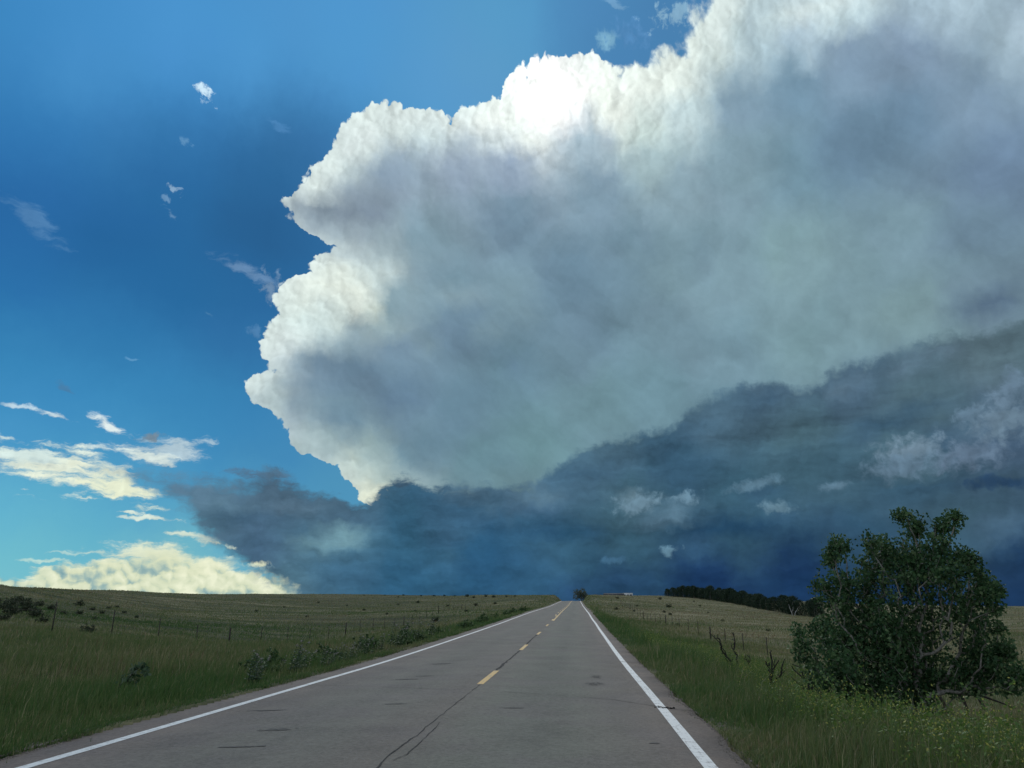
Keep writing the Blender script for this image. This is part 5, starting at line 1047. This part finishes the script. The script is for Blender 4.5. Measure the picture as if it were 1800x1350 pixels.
# ------------------------------------------------------------------ woody plants
def skeleton(base, pts, r_tip=.005, expo=2.3, wander=.12, seed=0, up=.25, first=None, straight=.9):
    "joins every target point to the nearest node closer to the base; pipe-model radii"
    rs = np.random.default_rng(seed)
    base = np.array(base, float)
    nodes = [base]; par = [-1]
    if first is not None:
        for p in first:
            nodes.append(np.array(p, float)); par.append(len(nodes) - 2)
    P_ = np.array(pts, float)
    order = np.argsort(np.linalg.norm(P_ - base, axis=1))
    arr = np.zeros((len(P_) * 4 + 50, 3)); arr[:len(nodes)] = nodes
    dist = np.zeros(len(arr)); dist[:len(nodes)] = np.linalg.norm(arr[:len(nodes)] - base, axis=1)
    n_ = len(nodes)
    tips = []
    for i in order:
        p = P_[i]; dp = np.linalg.norm(p - base)
        dd = np.linalg.norm(arr[:n_] - p, axis=1)
        ok = dist[:n_] < dp
        out_ = arr[:n_] - base; ln = np.linalg.norm(out_, axis=1) + 1e-6
        cosv = np.where(ln > .05, np.sum(out_ * (p - arr[:n_]), axis=1) / (ln * (dd + 1e-6)), 1.0)
        cost = np.where(ok, dd * (1 + straight * (1 - cosv)) - .12 * dist[:n_], 1e9)
        j = int(np.argmin(cost))
        a = arr[j]; L = dd[j]
        k = int(np.clip(L / .22, 1, 3))
        for q in range(1, k + 1):
            f = q / (k + 1)
            m_ = a * (1 - f) + p * f + rs.normal(0, wander * L * .25, 3) + np.array([0, 0, -up * L * f * (1 - f)])
            arr[n_] = m_; dist[n_] = np.linalg.norm(m_ - base); par.append(j if q == 1 else n_ - 1); n_ += 1
        arr[n_] = p; dist[n_] = dp; par.append(n_ - 1); tips.append(n_); n_ += 1
    cnt = np.zeros(n_); 
    for t_ in tips: cnt[t_] += 1
    for i in range(n_ - 1, 0, -1):
        cnt[par[i]] += cnt[i]
    rad = r_tip * np.maximum(cnt, 1) ** (1 / expo)
    return arr[:n_], np.array(par), rad, tips

def limbs(nodes, par, rad, sides=5, cut=0.0, top=9.0):
    i = np.arange(1, len(nodes)); i = i[(rad[i] >= cut) & (rad[i] < top)]
    a = nodes[par[i]]; b = nodes[i]; ra = np.minimum(rad[par[i]], rad[i] * 1.35); rb = rad[i]
    d = b - a; L = np.linalg.norm(d, axis=1)[:, None] + 1e-9; d = d / L
    h = np.where(np.abs(d[:, 2:3]) < .9, np.array([[0, 0, 1.]]), np.array([[1., 0, 0]]))
    u = np.cross(d, h); u /= np.linalg.norm(u, axis=1)[:, None]; w = np.cross(d, u)
    ang = np.arange(sides) * 2 * math.pi / sides
    ring = u[:, None] * np.cos(ang)[None, :, None] + w[:, None] * np.sin(ang)[None, :, None]
    A_ = a[:, None] + ring * ra[:, None, None]; B_ = (b + d * rb[:, None] * .3)[:, None] + ring * rb[:, None, None]
    v = np.concatenate([A_, B_], 1).reshape(-1, 3)
    s = np.arange(sides); base = (np.arange(len(i)) * sides * 2)[:, None]
    q = np.stack([base + s, base + (s + 1) % sides, base + sides + (s + 1) % sides, base + sides + s], -1).reshape(-1, 4)
    return v, q

def leaves_around(centres, per, spread, size, tint0=0.0, flat=.7, seed=0, aspect=.8):
    rs = np.random.default_rng(seed)
    c = np.repeat(centres, per, axis=0)
    n_ = len(c)
    off = rs.normal(size=(n_, 3)); off /= np.linalg.norm(off, axis=1)[:, None]
    off *= (rs.random((n_, 1)) ** .6) * spread
    c = c + off
    a = rs.normal(size=(n_, 3)); a[:, 2] -= .6; a /= np.linalg.norm(a, axis=1)[:, None]
    b = np.cross(a, rs.normal(size=(n_, 3))); b /= np.linalg.norm(b, axis=1)[:, None] + 1e-9
    s = (size * rs.uniform(.6, 1.25, n_))[:, None]
    v = np.stack([c - a * s * .5, c - b * s * .5 * aspect - a * s * .08, c + a * s * .55, c + b * s * .5 * aspect - a * s * .08], 1)
    cl = np.repeat(rs.normal(0, .24, len(centres)), per)
    t = np.clip(.45 + cl + rs.normal(0, .2, n_) + tint0, 0, 1)
    i = np.arange(n_) * 4
    return v.reshape(-1, 3), np.stack([i, i + 1, i + 2, i + 3], -1), np.repeat(t, 4)

# ------------------------------------------------------------------ the roadside tree
TY, TX = 17.9, 7.2
tz = float(zt(np.array([TX]), np.array([TY]))[0]) - .05
vd_ = np.array([TX, TY]) / math.hypot(TX, TY)            # away from the road user, used as the tree's own depth axis
side = np.array([vd_[1], -vd_[0]])
def build_tree():
    # lobes: across (m), up from the ground (m), radius (m), clusters, leafiness
    L = TREE_LOBES
    rs = np.random.default_rng(3)
    pts, leaf = [], []
    for (sx_, sz_, r_, n_, lf) in L:
        dep = rs.normal(0, .55) if r_ < .6 else rs.normal(0, .25)
        for k in range(n_):
            d = rs.normal(size=3); d /= np.linalg.norm(d)
            q = rs.random() ** .45 * r_
            pts.append((sx_ + d[0] * q, dep + d[1] * q * 1.25, max(.35, sz_ + d[2] * q))); leaf.append(lf)
    P_ = np.array(pts); leaf = np.array(leaf)
    first = [(.02, 0, .35), (.0, .03, .7)]
    nodes, par, rad, tips = skeleton((0, 0, 0), P_, .0045, 2.3, .07, 4, .10, first, 2.2)
    root = empty('cottonwood_tree', (TX, TY, tz), math.atan2(-side[0] * 0 + side[1], side[0]))
    tag(root, 'big bushy dark green leafy tree on the right bank beside the road', 'tree')
    v, q = limbs(nodes, par, rad)
    np_mesh('trunk', v, q, None, M_BARK, root, smooth=True)
    order = np.argsort(np.linalg.norm(P_, axis=1))
    tp = nodes[tips]; lf = leaf[order]
    c = tp[rs.random(len(tp)) < lf * .93]
    v, q, a = leaves_around(c, 20, .20, .078, 0, seed=8)
    # some leaves back along the twigs
    j = rs.integers(10, len(nodes), 1500); thin = rad[j] < .016
    v2, q2, a2 = leaves_around(nodes[j[thin]], 8, .14, .07, -.05, seed=9)
    np_mesh('crown', np.concatenate([v, v2]), np.concatenate([q, q2 + len(v)]), None, M_LEAF, root, attrs={'tint': np.concatenate([a, a2])})
build_tree()

# ------------------------------------------------------------------ dead shrubs
def dead_shrub(x, y, height, lean, spread, n_, seed, label, name='dead_shrub', stems=3, rt=.012):
    rs = np.random.default_rng(seed)
    z = float(zt(np.array([x]), np.array([y]))[0]) - .05
    pts = []
    for s in range(stems):
        a = lean + rs.normal(0, .22); hh_ = height * rs.uniform(.7, 1.0)
        x0 = rs.normal(0, spread * .25)
        for k in range(n_):
            f = rs.uniform(.2, 1.0)
            pts.append((x0 * .6 + math.sin(a) * hh_ * f + rs.normal(0, spread * .16 * f), rs.normal(0, spread * .2 * f), hh_ * f * math.cos(a) + rs.normal(0, .05)))
    nodes, par, rad, tips = skeleton((0, 0, 0), pts, rt, 2.6, .10, seed, .02, None, 3.0)
    v, q = limbs(nodes, par, rad, 5)
    o = np_mesh(name, v, q, None, M_DEADWOOD)
    o.location = (x, y, z)
    tag(o, label, 'dead shrub', 'dead bare shrubs on the right bank')
for a in DEAD: dead_shrub(*a)

# ------------------------------------------------------------------ shrubs, conifers
def bush_mesh(name, r_, h_, n_, per, leaf, mat, seed, squat=.6):
    rs = np.random.default_rng(seed)
    d = rs.normal(size=(n_, 3)); d /= np.linalg.norm(d, axis=1)[:, None]; d[:, 2] = np.abs(d[:, 2])
    q = rs.random((n_, 1)) ** .5
    lob = 1 + .35 * np.sin(d[:, 0:1] * 5 + seed) * np.cos(d[:, 1:2] * 4 + seed * 2)
    c = d * q * lob * np.array([[r_, r_, h_ * .9]])
    c[:, 2] += .08
    v, qd, a = leaves_around(c, per, .18 * max(r_, .3), leaf, 0, seed=seed)
    fol = np_mesh(name, v, qd, None, mat, attrs={'tint': a}, link=False)
    nodes, par, rad, tips = skeleton((0, 0, 0), c[:40], .006, 2.3, .2, seed, .1)
    v, qd = limbs(nodes, par, rad, 4)
    st = np_mesh('stem', v, qd, None, M_DEADWOOD, link=False)
    return fol, st

ORD = 'first second third fourth fifth sixth seventh eighth ninth tenth eleventh twelfth thirteenth fourteenth fifteenth sixteenth seventeenth eighteenth nineteenth twentieth'.split()
def ordinal(i):
    if i <= 20: return ORD[i - 1]
    tens = ['', '', 'twenty', 'thirty', 'forty', 'fifty'][i // 10]
    return (tens[:-1] + 'ieth') if i % 10 == 0 else tens + '-' + ORD[i % 10 - 1]

bm_ = [bush_mesh('foliage', .5, .55, 70, 16, .075, M_SHRUB, s) for s in (1, 2, 3)]
lw_ = [bush_mesh('foliage', .45, .62, 60, 14, .085, M_LOWWEED, s) for s in (5, 6, 7)]
def put_bush(x, y, s, k, label, name, group, cat='bush'):
    z = float(zt(np.array([x]), np.array([y]))[0]) - .04
    r = empty(name, (x, y, z), random.random() * 6)
    r.scale = (s, s, s * random.uniform(.75, 1.05))
    src = lw_ if name == 'low_weed' else bm_
    mesh_obj('foliage', src[k % 3][0], r); mesh_obj('stem', src[k % 3][1], r)
    return tag(r, label, 'weed' if name == 'low_weed' else cat, group)
for grp, name, fmt, items in BUSHES:
    items = sorted(items, key=lambda t: t[1] if name == 'low_weed' else t[0] / t[1])
    for i, (x, y, s) in enumerate(items):
        put_bush(x, y, s, i, fmt.replace('%s', ordinal(i + 1)), name, grp)

def conifer(seed, H=6.0, W=2.5):
    rs = np.random.default_rng(seed)
    c = []
    n_ = 520
    for k in range(n_):
        f = rs.random() ** .8
        z = .35 + f * (H - .5)
        prof = math.sqrt(max(0.0, 1 - f ** 2.4)) * min(1, .7 + f * 1.5) + .05
        a = rs.random() * 6.283
        r_ = W * prof * (.55 + .45 * rs.random()) * (1 + .25 * math.sin(3 * a + seed + z * 1.3))
        c.append((math.cos(a) * r_, math.sin(a) * r_, z + rs.normal(0, .1)))
    c = np.array(c)
    v, q, a = leaves_around(c, 10, .40, .32, 0, seed=seed, aspect=.35)
    fol = np_mesh('crown', v, q, None, M_PINE, attrs={'tint': a}, link=False)
    m = MB(); m.tube([(0, 0, -.2), (.03, 0, H * .3), (0, .05, H * .9)], [.16, .12, .03], 7)
    for k in range(14):
        a_ = k * 2.4; z = .6 + k * .33; l_ = W * .7 * (1 - k / 18)
        m.tube([(0, 0, z), (math.cos(a_) * l_, math.sin(a_) * l_, z + .35)], [.04, .012], 4)
    tr = np_mesh('trunk', m.v, m.q, m.t, M_BARK, link=False)
    return fol, tr
con = [conifer(s) for s in (1, 2, 3, 4)]
pl = []
PR = np.array(PINE_ROW)
sl_ = np.concatenate([[0], np.cumsum(np.linalg.norm(np.diff(PR[:, :2], axis=0), axis=1))])
NP = 56
for i in range(NP):
    t = (i + random.uniform(-.3, .3)) / (NP - 1) * sl_[-1]
    t = min(max(t, 0), sl_[-1])
    pl.append((np.interp(t, sl_, PR[:, 0]) + random.uniform(-1.3, 1.3), np.interp(t, sl_, PR[:, 1]) + random.uniform(-1.5, 1.5), np.interp(t, sl_, PR[:, 2]) * random.uniform(.84, 1.14)))
pl.sort(key=lambda t: t[0] / t[1])
for i, (x, y, s) in enumerate(pl):
    z = float(zt(np.array([x]), np.array([y]))[0]) - .15
    r = empty('conifer_tree', (x, y, z), random.random() * 6)
    r.scale = (s * random.uniform(.9, 1.15), s * random.uniform(.9, 1.15), s)
    mesh_obj('crown', con[i % 4][0], r); mesh_obj('trunk', con[i % 4][1], r)
    tag(r, 'dark conifer in the hillside windbreak, %s from its left end' % ordinal(i + 1), 'tree', 'conifers of the windbreak on the right hill')

# pale forked snag standing before the windbreak
x, y = SNAG
m = MB()
m.tube([(0, 0, -.2), (-.2, 0, 1.2), (-.65, .1, 2.6), (-.8, .1, 3.4)], [.13, .10, .06, .02], 6)
m.tube([(.5, .1, -.2), (.9, 0, 1.2), (1.5, .1, 1.9), (1.9, 0, 2.7)], [.11, .08, .05, .02], 6)
m.tube([(-.2, 0, 1.2), (.3, 0, 2.0), (.4, .1, 2.7)], [.06, .04, .015], 5)
o = m.build('bare_snag', simple('bleached_wood', (.42, .41, .38), .8, .2, 6)); o.location = (x, y, float(zt(np.array([x]), np.array([y]))[0]))
tag(o, 'pale forked bare snag standing before the dark windbreak', 'dead tree')
def round_tree(x, y, h_, w_, seed, label):
    rs = np.random.default_rng(seed)
    n_ = 260
    d = rs.normal(size=(n_, 3)); d /= np.linalg.norm(d, axis=1)[:, None]
    c = d * rs.random((n_, 1)) ** .4 * np.array([[w_ / 2, w_ / 2, h_ * .42]]) * (1 + .25 * np.sin(d[:, :1] * 6)) + np.array([[0, 0, h_ * .58]])
    z = float(zt(np.array([x]), np.array([y]))[0]) - .1
    root = empty('roadside_tree', (x, y, z)); tag(root, label, 'tree')
    nodes, par, rad, tips = skeleton((0, 0, 0), c, .02, 2.3, .15, seed, .1, [(0, 0, h_ * .18)])
    v, q = limbs(nodes, par, rad, 5); np_mesh('trunk', v, q, None, M_BARK, root)
    v, q, a = leaves_around(c, 16, .55, .26, 0, seed=seed); np_mesh('crown', v, q, None, M_FARLEAF, root, attrs={'tint': a})
for a in FAR_TREES: round_tree(*a)

# ------------------------------------------------------------------ fences
def fence(name, label, x, ys, h_, wires, kind='steel'):
    root = empty(name, (x, ys[0], float(zt(np.array([x]), np.array([ys[0]]))[0])))
    tag(root, label, 'fence')
    o0 = np.array(root.location)
    tops = []
    for i, y in enumerate(ys):
        z = float(zt(np.array([x]), np.array([y]))[0])
        wood = (i % 5 == 0)
        r_ = .06 if wood else .028
        dx, dy = random.uniform(-.05, .05), random.uniform(-.05, .05)
        m = MB()
        b = Vector((x - o0[0], y - o0[1], z - o0[2] - .3))
        t = b + Vector((dx, dy, h_ + .3 + random.uniform(-.04, .06)))
        m.tube([b, (b + t) / 2 + Vector((random.uniform(-.01, .01), 0, 0)), t], [r_, r_ * .95, r_ * .85], 7)
        if not wood:
            m.box(tuple(t - Vector((0, 0, .12))), (.05, .012, .16))
        m.build('post', M_POST, root)
        tops.append((b, t))
    for k in range(wires):
        f = .35 + .6 * k / (wires - 1)
        pts = []
        for (b, t) in tops:
            q = b + (t - b) * f; pts.append(q)
        m = MB(); m.tube(pts, .004, 4, False); m.build('wire', M_WIRE, root)
fence('wire_fence', 'thin post and wire fence crossing the left field', -24.0, [29.2, 33.8, 38.4, 43.0, 47.6, 52.2] + [52.2 + 5.4 * k for k in range(1, 22)], 1.32, 4)
fence('wire_fence', 'thin post and wire fence along the foot of the right slope', 11.0, [34 + 6.4 * k for k in range(26)], 1.2, 4)

# broken corner of the fence right of the tree: leaning stubs and a fallen limb
bx, by = 11.3, 24.6
bz = float(zt(np.array([bx]), np.array([by]))[0])
for i, (dx, lean_, hh_, lab) in enumerate([(-.42, -.30, .62, 'leftmost of the three dark leaning stubs right of the big tree'), (.12, -.22, .70, 'middle of the three dark leaning stubs right of the big tree'), (.62, -.24, .62, 'rightmost of the three dark leaning stubs right of the big tree')]):
    m = MB(); m.tube([(0, 0, -.2), (lean_ * .5, 0, hh_ * .5), (lean_, .02, hh_)], [.055, .05, .045], 8)
    o = m.build('fence_stub', M_POST); o.location = (bx + dx, by, bz); tag(o, lab, 'post', 'leaning stubs of the broken fence')
m = MB()
m.tube([(-1.5, .1, .62), (-.9, .05, .66), (-.3, 0, .60), (.5, 0, .52), (1.1, 0, .30), (1.4, 0, .18)], [.03, .04, .045, .035, .02, .01], 6)
m.tube([(-.3, 0, .60), (.1, .1, .80), (.3, .12, .95)], [.025, .015, .006], 5)
m.tube([(-.9, .05, .66), (-.6, -.05, .82), (-.45, -.08, .98)], [.02, .012, .005], 5)
m.tube([(.5, 0, .52), (.9, .1, .62), (1.3, .1, .60)], [.02, .012, .005], 5)
o = m.build('fallen_branch', M_DEADWOOD); o.location = (bx, by - .08, bz); tag(o, 'bare fallen branch resting across the three dark leaning stubs', 'branch')

# ------------------------------------------------------------------ milkweeds and the leafy weed on the left verge
def weed_mesh(seed, H, nstem):
    rs = np.random.default_rng(seed)
    sm = MB(); V, Q, A = [], [], []; nv = 0; fl = []
    for s in range(nstem):
        bx_, by_ = rs.normal(0, .09, 2); la_ = rs.normal(.16, .12); ld_ = rs.uniform(-.6, .9)
        h_ = H * rs.uniform(.7, 1.0)
        P = [Vector((bx_ + math.cos(ld_) * math.sin(la_) * h_ * f * f, by_ + math.sin(ld_) * math.sin(la_) * h_ * f * f, h_ * f)) for f in (0, .25, .5, .75, 1)]
        sm.tube(P, [.008, .007, .006, .005, .003], 5)
        for k in range(11):
            f = .22 + .76 * k / 10
            j = min(3, int(f * 4)); p = P[j].lerp(P[j + 1], f * 4 - j)
            for sd in (0, math.pi):
                a = k * 1.57 + sd + rs.normal(0, .2)
                l_ = .15 * (1.15 - f * .55) * rs.uniform(.8, 1.15); wd = l_ * .42
                d = Vector((math.cos(a), math.sin(a), rs.uniform(.1, .7))).normalized(); w_ = d.cross(Vector((0, 0, 1))).normalized() * wd / 2
                upn = w_.cross(d).normalized()
                p1 = p + d * l_ * .45 + upn * l_ * .06; p2 = p + d * l_ - Vector((0, 0, l_ * .15))
                V += [p, p1 + w_, p2, p1 - w_]; Q.append((nv, nv + 1, nv + 2, nv + 3)); A += [float(np.clip(rs.normal(.5, .22), 0, 1))] * 4; nv += 4
            if f > .72 and rs.random() < .18:
                fl.append(p + Vector((rs.normal(0, .03), rs.normal(0, .03), .02)))
        if rs.random() < .7: fl.append(P[-1])
    heads_ = []
    for c in fl:
        fm = MB()
        for k in range(16):
            d = Vector(rs.normal(size=3)).normalized()
            q = c + d * .026
            fm.box(tuple(q), (.012, .012, .012), rs.random() * 3)
        heads_.append(np_mesh('flower_head', fm.v, fm.q, None, M_FLOWER, link=False))
    return (np_mesh('foliage', [tuple(p) for p in V], Q, None, M_WEED, attrs={'tint': A}, link=False),
            np_mesh('stem', sm.v, sm.q, sm.t, M_WEED, attrs={'tint': [.3] * len(sm.v)}, link=False),
            heads_)
weeds = [weed_mesh(s, 1.0, n_) for s, n_ in ((1, 4), (2, 6), (3, 3))]
MW = sorted(MILKWEEDS, key=lambda t: t[1])
for i, (x, y, s, k) in enumerate(MW):
    z = float(zt(np.array([x]), np.array([y]))[0]) - .02
    r = empty('milkweed', (x, y, z), random.random() * .8); r.scale = (s * random.uniform(.8, 1.15), s * random.uniform(.8, 1.15), s * random.uniform(.7, 1.0))
    wf, ws, wh = weeds[k % 3]
    mesh_obj('foliage', wf, r); mesh_obj('stem', ws, r)
    for me in wh: mesh_obj('flower_head', me, r)
    tag(r, 'pale flowered broad leaved milkweed on the left verge, %s from the camera' % ordinal(i + 1), 'weed', 'milkweeds along the left edge of the road')
x, y = -9.75, 16.3
r = empty('leafy_weed', (x, y, float(zt(np.array([x]), np.array([y]))[0]) - .02), 0)
rs = np.random.default_rng(77)
c = np.array([(rs.normal(.0 + f * .35, .10), rs.normal(0, .12), .08 + f * .5 + rs.normal(0, .03)) for f in rs.random(26)])
nodes, par, rad, tips = skeleton((-.25, 0, 0), c, .005, 2.3, .2, 5, .1)
v, q = limbs(nodes, par, rad, 5); np_mesh('stem', v, q, None, M_DEADWOOD, r)
v, q, a = leaves_around(c, 9, .11, .11, .05, seed=6, aspect=.5); np_mesh('foliage', v, q, None, M_WEED, r, attrs={'tint': a})
tag(r, 'lone dark leafy weed leaning right in the near left grass', 'weed')

# ------------------------------------------------------------------ far ranch buildings on the right ridge
sx0, sy0 = BARN
sz0 = float(zt(np.array([sx0]), np.array([sy0]))[0]) - 1.75
r = empty('ranch_shed', (sx0, sy0, sz0)); tag(r, 'long low dark roofed shed on the right skyline', 'shed')
m = MB(); m.box((0, 0, .9), (9.0, 5.0, 2.4)); m.build('wall', M_WALLP, r)
m = MB()
hw, hd = 4.9, 2.9
m.v += [(-hw, -hd, 2.05), (hw, -hd, 2.05), (hw, hd, 2.05), (-hw, hd, 2.05), (-hw, 0, 2.85), (hw, 0, 2.85), (-hw, -hd, 2.16), (hw, -hd, 2.16), (hw, hd, 2.16), (-hw, hd, 2.16), (-hw, 0, 2.97), (hw, 0, 2.97)]
m.q += [(6, 7, 11, 10), (10, 11, 8, 9), (0, 4, 5, 1), (4, 3, 2, 5), (0, 1, 7, 6), (3, 9, 8, 2), (0, 6, 10, 4), (4, 10, 9, 3), (1, 5, 11, 7), (5, 2, 8, 11)]
m.build('roof', M_ROOF, r)
m = MB(); m.box((-1.5, -2.53, .9), (1.1, .08, 2.0)); d_ = m.build('door', M_ROOF, r)
m = MB(); m.box((1.6, -2.53, 1.3), (1.0, .08, .8)); m.build('window', M_GLASS, r)
tx0, ty0 = TRAILER
tz0 = float(zt(np.array([tx0]), np.array([ty0]))[0]) - 1.5
r = empty('white_trailer', (tx0, ty0, tz0)); tag(r, 'small white trailer parked beside the dark roofed shed', 'trailer')
m = MB(); m.box((0, 0, 1.75), (5.2, 2.3, 2.1)); m.box((0, 0, 2.86), (4.6, 2.0, .12)); m.build('body', M_WHITE, r)
for wx in (-1.5, 0.1, 1.6):
    m = MB(); m.box((wx, -1.17, 1.95), (.8, .05, .5)); m.build('window', M_GLASS, r)
for wx in (-.5, .5):
    for wy in (-1.0, 1.0):
        m = MB(); m.tube([(wx, wy - .1, .36), (wx, wy + .1, .36)], .36, 14); m.build('wheel', M_TYRE, r)
m = MB(); m.tube([(2.6, 0, .6), (3.6, 0, .5)], .05, 6); m.build('tow_bar', M_POST, r)
m = MB(); m.box((-2.0, -1.17, 1.55), (.1, .06, .1)); m.build('lamp', M_ROOF, r)
